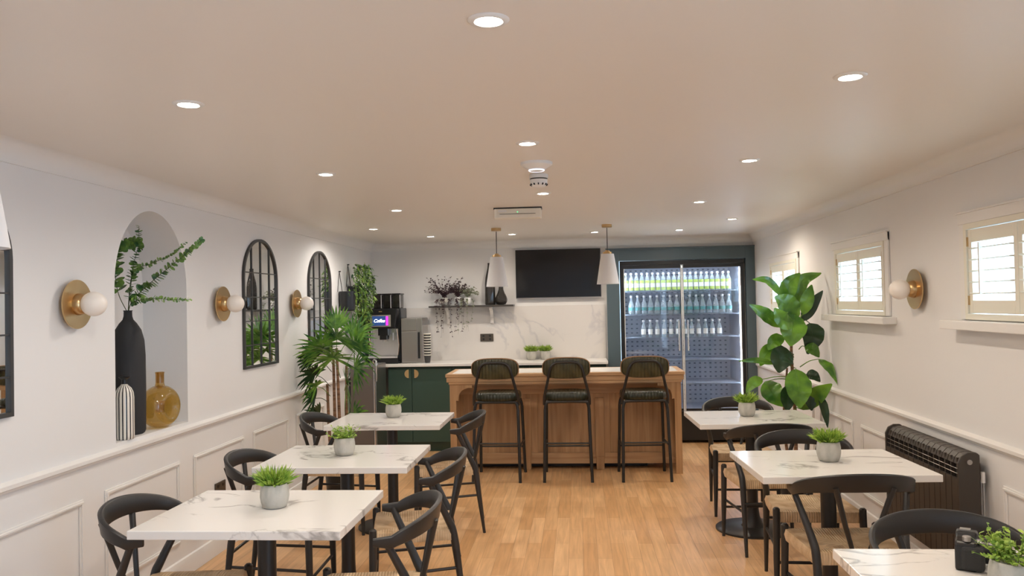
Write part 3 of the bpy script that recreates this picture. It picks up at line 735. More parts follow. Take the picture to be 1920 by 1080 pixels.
# ================================================================== WOVEN CHAIRS
def chair():
    t = thing('dining_chair', '', 'chair')
    # curved back band: U seen from above, opening forward (+y)
    path = []
    for i in range(33):
        a = pi*(i/32)               # 0 -> right arm, pi -> left arm
        x = .252*cos(a); y = -.095-.165*sin(a)**.9 if 0 < i < 32 else -.095
        path.append((x, y, a))
    path = [(.256, -.030, 0)]+path+[(-.256, -.030, pi)]
    b = MB(); rows = []
    for i, (x, y, a) in enumerate(path):
        s = sin(a) if 0 < i < len(path)-1 else 0
        zt = .717+.081*s**.8; hh = .046+.034*s; th = .010
        tx = path[min(i+1, len(path)-1)]; pv = path[max(i-1, 0)]
        d = V((tx[0]-pv[0], tx[1]-pv[1], 0)).normalized(); nn = V((d.y, -d.x, 0))   # outward
        if nn.dot(V((x, y+.10, 0))) < 0: nn = -nn
        lean = .012*s
        P = V((x, y, 0))
        if i in (0, len(path)-1): hh *= .62; zt -= .006; th *= .7
        zb = zt-hh
        ring = [P+nn*(th+lean)+V((0, 0, zt-.005)), P+nn*(th*.5+lean)+V((0, 0, zt)), P+nn*(-th*.5+lean)+V((0, 0, zt)), P+nn*(-th+lean)+V((0, 0, zt-.005)),
                P-nn*th+V((0, 0, zb+.005)), P-nn*(th*.5)+V((0, 0, zb)), P+nn*(th*.5)+V((0, 0, zb)), P+nn*th+V((0, 0, zb+.005))]
        rows.append(ring+[ring[0]])
    b.strip(rows); b.add(rows[0][:8], [tuple(range(8))]); b.add(rows[-1][:8], [tuple(range(7, -1, -1))])
    b.build('backrest', 'black', t, angle=60)
    for s in (-1, 1):
        # front leg with rounded post head
        MB().tube([(s*.222, .205, 0), (s*.218, .200, .20), (s*.213, .195, .42), (s*.213, .195, .462), (s*.213, .195, .470)], [.010, .0165, .0185, .018, .010], 14).build('leg', 'black', t)
        # rear leg: foot, bend at the seat corner, then strut up to the arm
        P = catmull([(s*.190, -.250, 0), (s*.190, -.222, .22), (s*.190, -.195, .42), (s*.198, -.165, .50), (s*.248, -.075, .696)], 6)
        R = [.0095+.009*min(1, i/10) for i in range(len(P))]; n_ = len(P)
        R = [r if i < n_*.65 else r-.006*((i-n_*.65)/(n_*.35)) for i, r in enumerate(R)]
        MB().tube(P, R, 14).build('leg', 'black', t)
        MB().tube([(s*.030, -.188, .435), (s*.070, -.215, .56), (s*.120, -.252, .735)], [.0095, .011, .013], 12).build('back_strut', 'black', t)
        MB().tube([(s*.205, .190, .235), (s*.190, -.215, .255)], [.008, .008], 8).build('stretcher', 'black', t)
    MB().tube([(-.21, .197, .19), (.21, .197, .19)], .008, 8).build('stretcher', 'black', t)
    MB().tube([(-.19, -.222, .31), (.19, -.222, .31)], .008, 8).build('stretcher', 'black', t)
    # woven seat pad, slightly dished and wrapped around the rails
    b = MB(); N = 12; rows = []
    def hw(v): return .205+.010*v   # wider at the front
    top = []
    for j in range(N+1):
        v = -1+2*j/N; row = []
        for i in range(N+1):
            u = -1+2*i/N; dish = .020*(1-u*u)*(1-v*v*.6)
            e = max(abs(u), abs(v)); z = .452-dish-(.006 if e > .99 else 0)
            z += .008*abs(v)**3*(1-u*u)
            row.append((u*hw(v), v*.192, z))
        top.append(row)
    b.strip(top)
    bot = [[(x, y, .392) for x, y, z in r] for r in top]
    b.strip([r[::-1] for r in bot])
    ring_t = top[0]+[r[-1] for r in top[1:]]+top[-1][-2::-1]+[r[0] for r in top[-2::-1]]
    mid = [(x*1.035, y*1.035, .422) for x, y, z in ring_t]; low = [(x, y, .392) for x, y, z in ring_t]
    b.strip([ring_t, mid, low])
    o = b.build('seat', 'cord', t, angle=60)
    return t
CH = [  # x, y, facing angle (0 = faces away from the camera, +y)
    (-1.585, 3.13, -90+4, 'black chair with woven seat between the left wall and the nearest left table'),
    (-1.555, 4.17, -90+2, 'black chair with woven seat between the left wall and the middle left table'),
    (-1.68, 5.66, -90, 'black chair with woven seat in front of the tall palm'),
    (-.822, 3.13, 90+10, 'black chair with woven seat on the aisle side of the nearest left table'),
    (-.860, 4.13, 90+12, 'black chair with woven seat on the aisle side of the middle left table'),
    (-.935, 5.66, 90+8, 'black chair with woven seat on the aisle side of the farthest left table'),
    (1.180, 3.815, 2, 'black chair seen from behind, pulled up to the radiator table on the camera side'),
    (1.212, 4.49, 180-2, 'black chair on the far side of the radiator table, facing the camera'),
    (1.150, 5.255, 3, 'black chair seen from behind at the farthest right table'),
    (1.172, 6.125, 180-1, 'black chair at the back of the farthest right table, in front of the fridge'),
    (1.215, 2.69, 180+4, 'black chair behind the camera table in the bottom right corner')]
c0 = chair(); c0['group'] = 'black chairs with woven cord seats'
for i, (x, y, a, l) in enumerate(CH):
    if i == 0: c0.location = (x, y, 0); c0.rotation_euler = (0, 0, radians(a)); c0['label'] = l
    else: dup(c0, (x, y, 0), radians(a), l)

# ================================================================== SMALL POTTED PLANTS
def pot_plant(label, loc, seed, style='grass', sc=1.0, group='small green plants in concrete pots'):
    t = thing('potted_plant', label, 'potted plant', loc, 0, group); rnd = random.Random(seed)
    b = MB(); b.lathe([(.036*sc, 0), (.046*sc, .004), (.053*sc, .022), (.057*sc, .045), (.056*sc, .068), (.052*sc, .088), (.050*sc, .094), (.046*sc, .094), (.047*sc, .085)], n=32, caps=False)
    b.lathe([(.001, 0), (.036*sc, 0)], n=32, caps=False); b.lathe([(.001, .084), (.047*sc, .084)], n=32, caps=False)
    b.build('pot', 'concrete', t, angle=180)
    b = MB()
    if style == 'grass':
        for i in range(420):
            a = rnd.random()*2*pi; R = .040*rnd.random()**.5*sc; el = rnd.uniform(.10, 1)
            base = V((R*cos(a), R*sin(a), .082+rnd.random()*.02)); a2 = a+rnd.uniform(-.5, .5)
            d = V((cos(a2)*(1-el*.75), sin(a2)*(1-el*.75), .45+el*.8))
            b.blade(base, d, rnd.uniform(.048, .088)*sc, rnd.uniform(.005, .0085), .16, V((rnd.uniform(-1, 1), rnd.uniform(-1, 1), .3)), 3)
    else:
        for i in range(60):
            a = rnd.random()*2*pi; R = .035*rnd.random()**.5; el = rnd.uniform(.05, 1)
            base = V((R*cos(a), R*sin(a), .085)); d = V((cos(a)*(1-el*.8), sin(a)*(1-el*.8), .3+el*.8)).normalized(); L = rnd.uniform(.045, .085)*sc
            b.tube([base, base+d*L], .0008, 3)
            for q in range(9):
                tt = .25+.75*q/8; pp = base+d*L*tt; aa = rnd.random()*2*pi
                dd = V((cos(aa), sin(aa), rnd.uniform(0, .8)))
                b.blade(pp, dd, rnd.uniform(.010, .016)*sc, rnd.uniform(.006, .010)*sc, .1, V((rnd.uniform(-1, 1), rnd.uniform(-1, 1), 1)), 3, 0, 'round')
    b.build('foliage', 'leaf_grass', t, angle=180)
pot_plant('small green plant in a grey concrete pot on the nearest left table', (-1.22, 3.18, .75), 1)
pot_plant('small bushy green plant in a grey concrete pot on the middle left table', (-1.262, 4.30, .75), 2, 'leafy')
pot_plant('small green plant in a grey concrete pot on the farthest left table', (-1.328, 5.755, .75), 3)
pot_plant('small green plant in a grey concrete pot on the farthest right table', (1.128, 5.66, .75), 4, 'grass')
pot_plant('small green plant in a grey concrete pot on the table in front of the radiator', (1.196, 4.078, .75), 5)
pot_plant('leafy green plant in a pale pot beside the camera at the right edge', (1.125, 2.245, .75), 6, 'leafy', 1.12)

# ================================================================== CAMERA ON THE TABLE
t = thing('photo_camera', 'black camera lying on the marble table beside the pot, bottom right corner', 'camera', (1.118, 2.50, .75), radians(62))
b = MB(); b.prism([(-.066, 0), (.060, 0), (.066, .012), (.066, .074), (.058, .084), (.024, .088), (.016, .102), (-.022, .102), (-.030, .088), (-.058, .084), (-.068, .074)], -.030, .026, 'xz'); b.build('body', 'plastic_black', t, smooth=False, bevel=.006)
b = MB(); b.prism([(-.074, .004), (-.044, .004), (-.044, .076), (-.074, .072)], -.050, .010, 'xz'); b.build('grip', mat('rubber_grip', (.03, .03, .03), .8, bump=(300, .3)), t, smooth=False, bevel=.010)
MB().lathe([(.034, -.030), (.036, -.045), (.034, -.085), (.037, -.092), (.036, -.105), (.030, -.105), (.028, -.09)], (.014, 0, .044), n=32, axis='y').build('lens', 'plastic_black', t)
MB().lathe([(.001, -.095), (.029, -.095)], (.014, 0, .044), n=24, axis='y', caps=False).build('front_glass', 'tv', t)
MB().lathe([(.012, .084), (.012, .096), (.010, .098)], (-.050, -.005, 0), n=20).build('mode_dial', 'steel', t)
MB().lathe([(.007, .086), (.007, .093)], (-.058, -.036, 0), n=16).build('shutter_button', 'chrome', t)
MB().lathe([(.010, .084), (.010, .092)], (.046, .0, 0), n=20).build('mode_dial', 'plastic_black', t)
MB().box(-.012, .012, -.012, .016, .102, .106).build('hot_shoe', 'steel', t, smooth=False)

# ================================================================== ISLAND BAR
IX0, IX1, IY0, IY1, IZ = -1.215, .935, 7.36, 7.96, .912
t = thing('bar_island', 'limed oak bar island with white stone top behind the three stools', 'bar island', (0, 0, 0))
b = MB(); e = .055
b.box(IX0, IX1, IY0, IY0+e, IZ-.030, IZ); b.box(IX0, IX1, IY1-e, IY1, IZ-.030, IZ); b.box(IX0, IX0+e, IY0+e, IY1-e, IZ-.030, IZ); b.box(IX1-e, IX1, IY0+e, IY1-e, IZ-.030, IZ)
b.box(IX0+.008, IX1-.008, IY0+.008, IY1-.008, IZ-.075, IZ-.030)
b.build('top_edging', 'oak_h', t, smooth=False, bevel=.004)
MB().box(IX0+e, IX1-e, IY0+e, IY1-e, IZ-.02, IZ+.001).build('stone_inset', 'worktop', t, smooth=False)
fx0, fx1, zT = IX0+.035, IX1-.035, IZ-.075
b = MB(); b.box(fx0-.008, fx1+.008, IY0+.014, IY0+.030, zT-.022, zT); b.build('cornice', 'oak_h', t, smooth=False, bevel=.003)
# end frames with stepped curved brackets
for s in (-1, 1):
    xo = fx0 if s < 0 else fx1; d = 1 if s < 0 else -1
    poly = [(xo, 0), (xo+d*.058, 0), (xo+d*.058, .668), (xo+d*.080, .668), (xo+d*.080, .690)]
    for i in range(9):
        a = pi/2*i/8; poly.append((xo+d*(.080+.100*(1-cos(a))), .690+.095*sin(a)))
    poly += [(xo+d*.205, .785), (xo+d*.205, zT), (xo, zT)]
    b = MB(); b.prism(poly, IY0+.022, IY0+.060, 'xz'); b.build('leg_frame', 'oak_v', t, smooth=False)
    b = MB(); b.box(min(xo, xo+d*.030), max(xo, xo+d*.030), IY0+.060, IY1-.03, .03, zT); b.build('end_panel', 'oak_v', t, smooth=False)
MB().box(fx0+.20, fx1-.20, IY0+.024, IY0+.050, zT-.030, zT).build('apron', 'oak_h', t, smooth=False)
bx0, bx1, by = fx0+.030, fx1-.030, 7.59
MB().box(bx0, bx1, by+.022, IY1-.03, .055, zT).build('cabinet_body', 'oak_v', t, smooth=False)
wd = (bx1-bx0)
cuts = [bx0, -.655, -.430, .030, .255, bx1]
st = [(-.600, -.395), (.080, .275)]
b = MB(); b.box(bx0, bx1, by, by+.022, .70, zT); b.build('top_rail', 'oak_h', t, smooth=False, bevel=.003)
b = MB(); b.box(bx0, bx1, by, by+.022, .055, .155); b.build('bottom_rail', 'oak_h', t, smooth=False, bevel=.003)
for (a, c) in st:
    MB().box(a, c, by+.002, by+.022, .155, .70).build('stile', 'oak_v', t, smooth=False, bevel=.003)
    m_ = (a+c)/2
    b = MB(); b.box(m_-.042, m_+.042, by-.014, by+.002, .12, .66); b.build('pilaster', 'oak_v', t, smooth=False, bevel=.003)
    MB().box(m_-.036, m_+.036, by-.012, by+.03, 0, .12).build('foot', 'oak_v', t, smooth=False, bevel=.003)
for (a, c) in ((bx0, bx0+.06), (bx1-.06, bx1)): MB().box(a, c, by+.002, by+.022, .155, .70).build('stile', 'oak_v', t, smooth=False, bevel=.003)
MB().box(bx0+.05, bx1-.25, by+.16, IY1-.06, .0, .055).build('plinth', 'plastic_black', t, smooth=False)

# bar stools
def stool():
    t = thing('bar_stool', '', 'bar stool')
    # faces +y (towards the bar); origin at seat centre
    r = .0135
    for (yy, yt) in ((-.225, -.165), (.225, .165)):
        P = [(-.205, yy, 0), (-.190, yt, .62), (-.178, yt, .668), (-.145, yt, .684), (.145, yt, .684), (.178, yt, .668), (.190, yt, .62), (.205, yy, 0)]
        MB().tube([P[0], P[1]], r, 10).build('leg', 'black_metal', t); MB().tube([P[7], P[6]], r, 10).build('leg', 'black_metal', t)
        MB().tube(catmull(P[1:7], 5), r*.98, 10).build('seat_rail', 'black_metal', t)
    for (yy) in (-.197, .197):
        zz = .33 if yy < 0 else .24
        k_ = zz/.62; X = .205-.015*k_; Y = (.225-.06*k_)*(1 if yy > 0 else -1)
        MB().tube([(-X, Y, zz), (X, Y, zz)], .008, 8).build('footrest', 'black_metal', t)
    for s in (-1, 1):
        MB().tube([(s*.198, -.196, .30), (s*.198, .196, .30)], .008, 8).build('footrest', 'black_metal', t)
        MB().tube([(s*.178, -.165, .672), (s*.178, .165, .672)], .009, 8).build('seat_rail', 'black_metal', t)
    hoop = [(-.196, -.150, .66), (-.192, -.178, .735), (-.168, -.205, .84), (-.142, -.228, .955), (-.118, -.234, 1.005), (-.078, -.236, 1.030), (0, -.237, 1.033), (.078, -.236, 1.030), (.118, -.234, 1.005), (.142, -.228, .955), (.168, -.205, .84), (.192, -.178, .735), (.196, -.150, .66)]
    MB().tube(catmull(hoop, 4), .0120, 10).build('back_hoop', 'black_metal', t)
    # seat pad (rounded D), waterfall sides
    def se(a, ax, ay, p=3.4):
        c, s_ = cos(a), sin(a); return (ax*abs(c)**(2/p)*(1 if c > 0 else -1), ay*abs(s_)**(2/p)*(1 if s_ > 0 else -1))
    b = MB(); prof = [(.02, .700), (.90, .690), (.985, .700), (1.0, .722), (.985, .748), (.93, .762), (.70, .768), (.35, .764), (.02, .762)]
    N = 44; b.strip([[(*[q*f for q in se(2*pi*i/N, .200, .190)], z) for i in range(N+1)] for f, z in prof])
    b.build('seat', 'olive_seat', t, angle=180)
    # backrest pad: rounded slab, slightly curved
    b = MB(); prof = [(.02, -.024), (.90, -.024), (.98, -.017), (1.0, 0), (.98, .017), (.90, .022), (.02, .022)]
    def bk(i, f, yy):
        x, z = se(2*pi*i/N, .207, .094, 3.2); x *= f; z *= f
        return (x, -.205+yy+.30*x*x*0-.10*(z)+(.35*x*x), .978+z)
    b.strip([[bk(i, f, yy) for i in range(N+1)] for f, yy in prof]); bo = b.build('backrest', 'olive', t, angle=180)
    for f_, yy in ((1.0, -.020), (1.0, .018)):
        P = [bk(i, f_*.985, yy) for i in range(N)]
        MB().tube(P, .0035, 6, closed=True).build('piping', 'pipe', bo)
    return t
s0 = stool(); s0['group'] = 'olive leather bar stools'
for i, (x, y, a, l) in enumerate([(-.722, 7.262, -2, 'olive green leather bar stool with black frame, leftmost of three at the bar'),
                                  (-.112, 7.262, 0, 'olive green leather bar stool with black frame, middle one of three at the bar'),
                                  (.553, 7.272, 2, 'olive green leather bar stool with black frame, rightmost of three, in front of the fridge')]):
    if i == 0: s0.location = (x, y, 0); s0.rotation_euler = (0, 0, radians(a)); s0['label'] = l
    else: dup(s0, (x, y, 0), radians(a), l)

# ================================================================== KITCHEN COUNTER
CX0, CX1, CY, CZ = -2.02, .30, 8.52, .93
b = MB().box(XL+.002, CX1, 8.48, YB-.012, CZ-.03, CZ); wt = tag(b.build('worktop', 'worktop', None, smooth=False, bevel=.003), 'long white stone kitchen worktop along the back wall', 'worktop')
nun = 3; cw = (CX1-CX0)/nun
def half_disc(b, x, z, s, r=.042, y=-.0):
    pts = [(x, z+r)]+[(x+s*r*sin(pi*i/14), z+r*cos(pi*i/14)) for i in range(1, 14)]+[(x, z-r)]
    b.prism(pts, y-.016, y, 'xz')
UL = ['dark green cupboard beside the grey appliance, its two brass half moon handles in view', 'dark green base cupboard behind the middle of the bar island', 'dark green base cupboard behind the bar island next to the fridge surround']
centres = [-1.72, -.93, -.19]
edges = [(-2.02, -1.34), (-1.338, -.52), (-.518, CX1-.02)]
for i, (a, c) in enumerate(edges):
    t = thing('base_cupboard', UL[i], 'cupboard', ((a+c)/2, CY, 0), 0, 'dark green base cupboards'); hw = (c-a)/2-.001
    MB().box(-hw, hw, .022, .45, .10, CZ-.031).build('carcass', 'green', t, smooth=False)
    MB().box(-hw, hw, .06, .08, 0, .10).build('kick_plate', 'green', t, smooth=False)
    cxm = (-1.763-(a+c)/2) if i == 0 else 0
    for s in (-1, 1):
        x0, x1 = (-hw+.003, cxm-.002) if s < 0 else (cxm+.002, hw-.003)
        d = MB().box(x0, x1, 0, .022, .105, CZ-.055).build('door', 'green', t, smooth=False, bevel=.002)
        b = MB(); half_disc(b, cxm+s*.030, .825, s, .045) if s > 0 else half_disc(b, cxm-.030, .825, -1, .045)
        b.build('handle', 'gold', d, smooth=False)
MB_ = MB().box(-1.58, CX1+.0, YB-.012, YB-.0005, CZ, 1.52)
b = MB(); b.box(XL+.002, CX1, YB-.012, YB-.0005, CZ, 1.515); tag(b.build('splashback', 'splash', None, smooth=False), 'pale veined marble splashback between worktop and shelf', 'splashback')

# floor-standing grey appliance by the palm
t = thing('ice_machine', 'taupe metal floor-standing appliance with chrome edge left of the green cupboards', 'appliance', (-2.15, 8.0, 0))
MB().box(-.130, .130, .012, .44, .03, .955).build('casing', 'steel', t, smooth=False, bevel=.006)
MB().box(-.126, .105, -.004, .012, .05, .945).build('door', 'grey_metal', t, smooth=False, bevel=.004)
MB().tube([(.118, -.012, .10), (.118, -.012, .92)], .008, 10).build('handle', 'chrome', t)
MB().box(-.12, .12, .02, .42, 0, .03).build('plinth', 'plastic_black', t, smooth=False)
b = MB(); b.tube(catmull([(.10, .05, .955), (.10, .04, 1.0), (.13, .0, 1.01), (.145, -.02, .98), (.145, -.02, .90), (.145, -.02, .80)], 5), .009, 10); b.build('pipe', 'chrome', t)

# coffee machine
t = thing('coffee_machine', 'black and chrome bean to cup coffee machine with a lit screen on the worktop', 'coffee machine', (-2.045, 8.60, CZ))
MB().box(-.215, .145, .06, .36, .02, .590).build('body', 'plastic_black', t, smooth=False, bevel=.01)
MB().box(-.215, .140, .01, .36, 0, .022).build('base', 'plastic_black', t, smooth=False)
b = MB(); b.prism([(-.205, .375), (.105, .375), (.135, .585), (-.215, .585)], -.045, .06, 'xz'); fp = b.build('front_panel', 'plastic_black', t, smooth=False, bevel=.012)
MB().box(-.165, .058, -.052, -.044, .395, .520).build('screen_bezel', mat('warm_grey_bezel', (.34, .31, .27), .5), fp, smooth=False, bevel=.002)
sc_ = MB().box(-.140, .035, -.0555, -.051, .408, .508).build('screen', 'screen', fp, smooth=False)
MB().box(.008, .032, -.0575, -.055, .410, .506).build('screen_bar', 'screen_pink', fp, smooth=False)
fc = bpy.data.curves.new('screen_word', 'FONT'); fc.body = 'Coffee'; fc.size = .050; fc.extrude = .0004; fc.shear = .35; fc.align_x = 'CENTER'; fc.align_y = 'CENTER'; fc.space_character = .9
fo = bpy.data.objects.new('tmp', fc); COL.objects.link(fo)
me = bpy.data.meshes.new_from_object(fo.evaluated_get(bpy.context.evaluated_depsgraph_get())); bpy.data.objects.remove(fo)
me.materials.clear(); me.materials.append(M['screen_text']); wo = bpy.data.objects.new('screen_word', me); COL.objects.link(wo); wo.parent = fp; wo.location = (-.066, -.0575, .458); wo.rotation_euler = (pi/2, 0, 0)
MB().box(-.070, -.035, -.048, -.044, .552, .562).build('badge', 'gold', fp, smooth=False)
MB().box(-.185, .115, .055, .062, .060, .370).build('splash_plate', mat('polished_plate', (.62, .61, .60), .25, 1), t, smooth=False)
for s in (-.190, .120):
    MB().tube([(s, -.03, .372), (s+.012, .0, .20), (s, .0, .09)], .008, 8).build('side_rail', 'chrome', t)
b = MB(); b.box(-.085, .020, -.035, .055, .300, .375); b.box(-.070, .005, -.030, .030, .255, .300); b.build('dispensing_head', 'plastic_black', t, smooth=False, bevel=.006)
for x in (-.050, -.018): MB().lathe([(.006, .232), (.007, .258)], (x, -.005, 0), n=10).build('spout', 'chrome', t)
MB().lathe([(.008, .25), (.010, .33)], (.075, -.02, 0), n=12).build('steam_wand', 'chrome', t)
MB().box(-.20, .125, -.045, .06, .060, .085).build('drip_tray', 'chrome', t, smooth=False, bevel=.004)
MB().box(-.20, .125, -.035, .06, .0, .060).build('tray_housing', 'plastic_black', t, smooth=False)
for x0, x1 in ((-.165, -.070), (-.058, .035), (.048, .135)):
    h = MB().box(x0, x1, .08, .26, .590, .735).build('bean_hopper', M['glass_smoke'], t, smooth=False, bevel=.008)
    MB().box(x0-.005, x1+.005, .075, .265, .735, .750).build('lid', 'plastic_black', h, smooth=False, bevel=.003)
    for xx in (x1,): MB().tube([(xx, .075, .592), (xx, .075, .735)], .005, 8).build('clamp', 'chrome', h)
    MB().box(x0+.008, x1-.008, .09, .25, .595, .665).build('coffee_beans', mat('coffee_beans', (.05, .022, .010), .5, bump=(150, 1)), h, smooth=False)

# milk cooler
t = thing('milk_cooler', 'brushed steel milk cooler box right of the coffee machine', 'milk cooler', (-1.79, 8.60, CZ))
MB().box(-.095, .130, .006, .34, .0, .480).build('casing', 'steel', t, smooth=False, bevel=.004)
MB().box(-.093, .075, -.010, .006, .345, .478).build('upper_panel', 'steel', t, smooth=False, bevel=.003)
MB().box(-.093, .075, -.010, .006, .012, .338).build('door', 'steel', t, smooth=False, bevel=.003)
MB().box(.082, .104, .001, .007, .05, .33).build('side_vent', 'plastic_black', t, smooth=False)
# paper cups
NC = 9
for i in range(NC):
    z = CZ+.028*(NC-1-i)
    lab = 'topmost paper cup of the tall stack beside the milk cooler' if i == 0 else ('lowest paper cup of the stack beside the milk cooler' if i == NC-1 else ORD[i]+' paper cup down from the top of the stack by the milk cooler')
    if i == 0:
        b = MB(); b.lathe([(.026, 0), (.0265, .003), (.038, .085), (.036, .083), (.025, .004)], n=24, caps=False); b.lathe([(.001, .002), (.026, .002)], n=24, caps=False)
        cup0 = tag(b.build('paper_cup', 'cup', None), lab, 'cup', 'stack of paper cups'); cup0.location = (-1.612, 8.63, z)
        MB().lathe([(.0380, .078), (.0405, .081), (.0410, .086), (.0375, .090), (.0365, .086)], n=24, caps=False).build('rim', 'cup_rim', cup0)
    else: dup(cup0, (-1.612, 8.63, z), label=lab)

# wall socket on splashback
t = thing('wall_socket', 'dark bronze double socket on the marble splashback under the shelf', 'socket', (-1.01, YB-.012, 1.109+.065))
MB().box(-.073, .073, -.010, -.0002, -.043, .043).build('face_plate', 'socket', t, smooth=False, bevel=.003)
for s in (-1, 1):
    MB().box(s*.036-.012, s*.036+.012, -.013, -.010, .010, .028).build('rocker', 'plastic_black', t, smooth=False)
    MB().box(s*.036-.010, s*.036+.010, -.0105, -.0098, -.028, -.006).build('pin_holes', 'plastic_black', t, smooth=False)

# shelf
t = thing('wall_shelf', 'narrow dark shelf on pale brackets above the splashback', 'shelf', (-1.16, YB-.0005, 1.525))
MB().box(-.465, .465, -.19, -.0, -.010, .010).build('board', mat('dark_bronze_shelf', (.05, .045, .04), .4), t, smooth=False, bevel=.002)
for x in (-.27, .215):
    b = MB(); poly = [(-.0125, -.012), (-.165, -.012), (-.165, -.030)]
    for i in range(9):
        a = pi/2*i/8; poly.append((-.155+.110*sin(a)*1.0, -.040-.130*(1-cos(a))))
    poly += [(-.040, -.190), (-.0125, -.200)]
    b.prism(poly, x-.018, x+.018, 'yz'); b.build('bracket', 'splash', t, smooth=False)

# things on the shelf
SZ = 1.535
t = tag(MB().lathe([(.050, 0), (.056, .006), (.057, .03), (.056, .24), (.050, .30), (.036, .36), (.026, .40), (.022, .44), (.024, .455), (.020, .46), (.017, .45), (.016, .42)], n=28).build('bottle_vase', 'glass_smoke', None, angle=70), 'tall smoked glass bottle vase at the right end of the shelf', 'vase'); t.location = (-.955, 8.90, SZ)
b = MB(); N = 48; prof = [(.026, 0), (.048, .006), (.064, .035), (.066, .06), (.058, .09), (.038, .130), (.026, .165), (.024, .20), (.030, .225), (.026, .225), (.020, .20)]
b.strip([[(r*(1+.03*cos(12*2*pi*i/N))*cos(2*pi*i/N), r*(1+.03*cos(12*2*pi*i/N))*sin(2*pi*i/N), z) for i in range(N+1)] for r, z in prof])
t = tag(b.build('gourd_vase', 'glass_smoke', None, angle=180), 'short ribbed smoked glass vase with a bulb body on the shelf end', 'vase'); t.location = (-.835, 8.895, SZ)

def shelf_plant(label, x, seed, pot_m, leafm, up_n, trail_n, R=.045, hgt=.08, spread=.16, up_h=.2, y=8.90, sparse=False):
    t = thing('trailing_plant', label, 'potted plant', (x, y, SZ)); rnd = random.Random(seed)
    b = MB(); b.lathe([(R*.6, 0), (R*.85, .01), (R, hgt*.5), (R*.9, hgt*.9), (R*.8, hgt), (R*.7, hgt)], n=24); b.build('pot', pot_m, t, angle=80)
    b = MB()
    for i in range(up_n):
        a = rnd.uniform(0, 2*pi); ln = rnd.uniform(.5, 1)
        tip = V((cos(a)*spread*ln, -abs(sin(a))*.05*ln, hgt+up_h*rnd.uniform(.2, 1)*(1.1-.3*ln)))
        P = catmull([(0, 0, hgt*.8), V((cos(a)*.03, -.02, hgt+.05)), tip], 5); b.tube(P, .0009, 4)
        for q in range(10):
            k = min(len(P)-1, 3+int(rnd.random()*(len(P)-3))); aa = rnd.random()*2*pi
            b.blade(P[k], (cos(aa), sin(aa)*.6, rnd.uniform(-.6, .8)), rnd.uniform(.012, .024), rnd.uniform(.008, .014), .1, V((rnd.uniform(-1, 1), -1, rnd.uniform(-1, 1))), 3, 0, 'round')
    for i in range(trail_n):
        xx = rnd.uniform(-.09, .09); dp = rnd.uniform(.12, .34)
        P = catmull([(xx*.3, -.01, hgt*.9), (xx*.8, -.085, hgt*.8), (xx, -.108, 0), (xx+rnd.uniform(-.03, .03), -.112, -dp)], 6); b.tube(P, .0008, 4)
        for q in range(22):
            k = min(len(P)-1, 5+int(rnd.random()*(len(P)-5))); aa = rnd.random()*2*pi
            b.blade(P[k], (cos(aa), -abs(sin(aa))*.6, rnd.uniform(-.8, .3)), rnd.uniform(.010, .022), rnd.uniform(.007, .013), .1, V((rnd.uniform(-1, 1), -1, rnd.uniform(-1, 1))), 3, 0, 'round')
    b.build('foliage', leafm, t, angle=180)
shelf_plant('dark purple leaved trailing plant in a grey pot at the left end of the shelf', -1.46, 11, 'concrete', 'leaf_purple', 70, 7, .05, .085, .25, .27)
shelf_plant('trailing plant with dusky leaves in a white pot, second from the left on the shelf', -1.31, 12, 'plastic_white', 'leaf_purple', 44, 6, .045, .09, .17, .17)
shelf_plant('sage leaved trailing plant in a round white pot in the middle of the shelf', -1.205, 13, 'plastic_white', 'leaf_sage', 34, 6, .042, .085, .14, .13)

# TV
t = thing('television', 'flat black television on the back wall above the worktop', 'television', (-.208, YB-.0005, 1.863))
MB().box(-.466, .466, -.050, -.022, -.270, .268).build('casing', 'plastic_black', t, smooth=False, bevel=.003)
MB().box(-.458, .458, -.0525, -.0495, -.252, .262).build('screen', 'tv', t, smooth=False)
MB().box(-.466, .466, -.054, -.050, -.270, -.260).build('bottom_bezel', 'steel', t, smooth=False)
MB().box(-.15, .15, -.022, 0, -.12, .12).build('wall_bracket', 'plastic_black', t, smooth=False)
pot_plant('small green potted plant on the back worktop, left one of the pair', (-.515, 8.86, CZ), 21, 'grass', 1.0)
pot_plant('small green potted plant on the back worktop, right one of the pair', (-.365, 8.88, CZ), 22, 'grass', 1.0)

# ================================================================== FRIDGE AND SURROUND
t = thing('fridge_surround', 'dark slate green panelled surround framing the tall drinks fridge', 'surround', (0, 8.93, 0))
MB().box(.318, .455, -.0, .069, 0, 2.115).build('side_panel', 'surround', t, smooth=False, bevel=.002)
MB().box(1.805, XR-.001, -.0, .069, 0, 2.115).build('side_panel', 'surround', t, smooth=False, bevel=.002)
MB().box(.455, 1.805, -.0, .069, 1.985, 2.115).build('top_panel', 'surround', t, smooth=False, bevel=.002)
MB().box(.312, XR-.001, -.012, .0, 2.108, 2.122).build('cornice', 'surround', t, smooth=False)

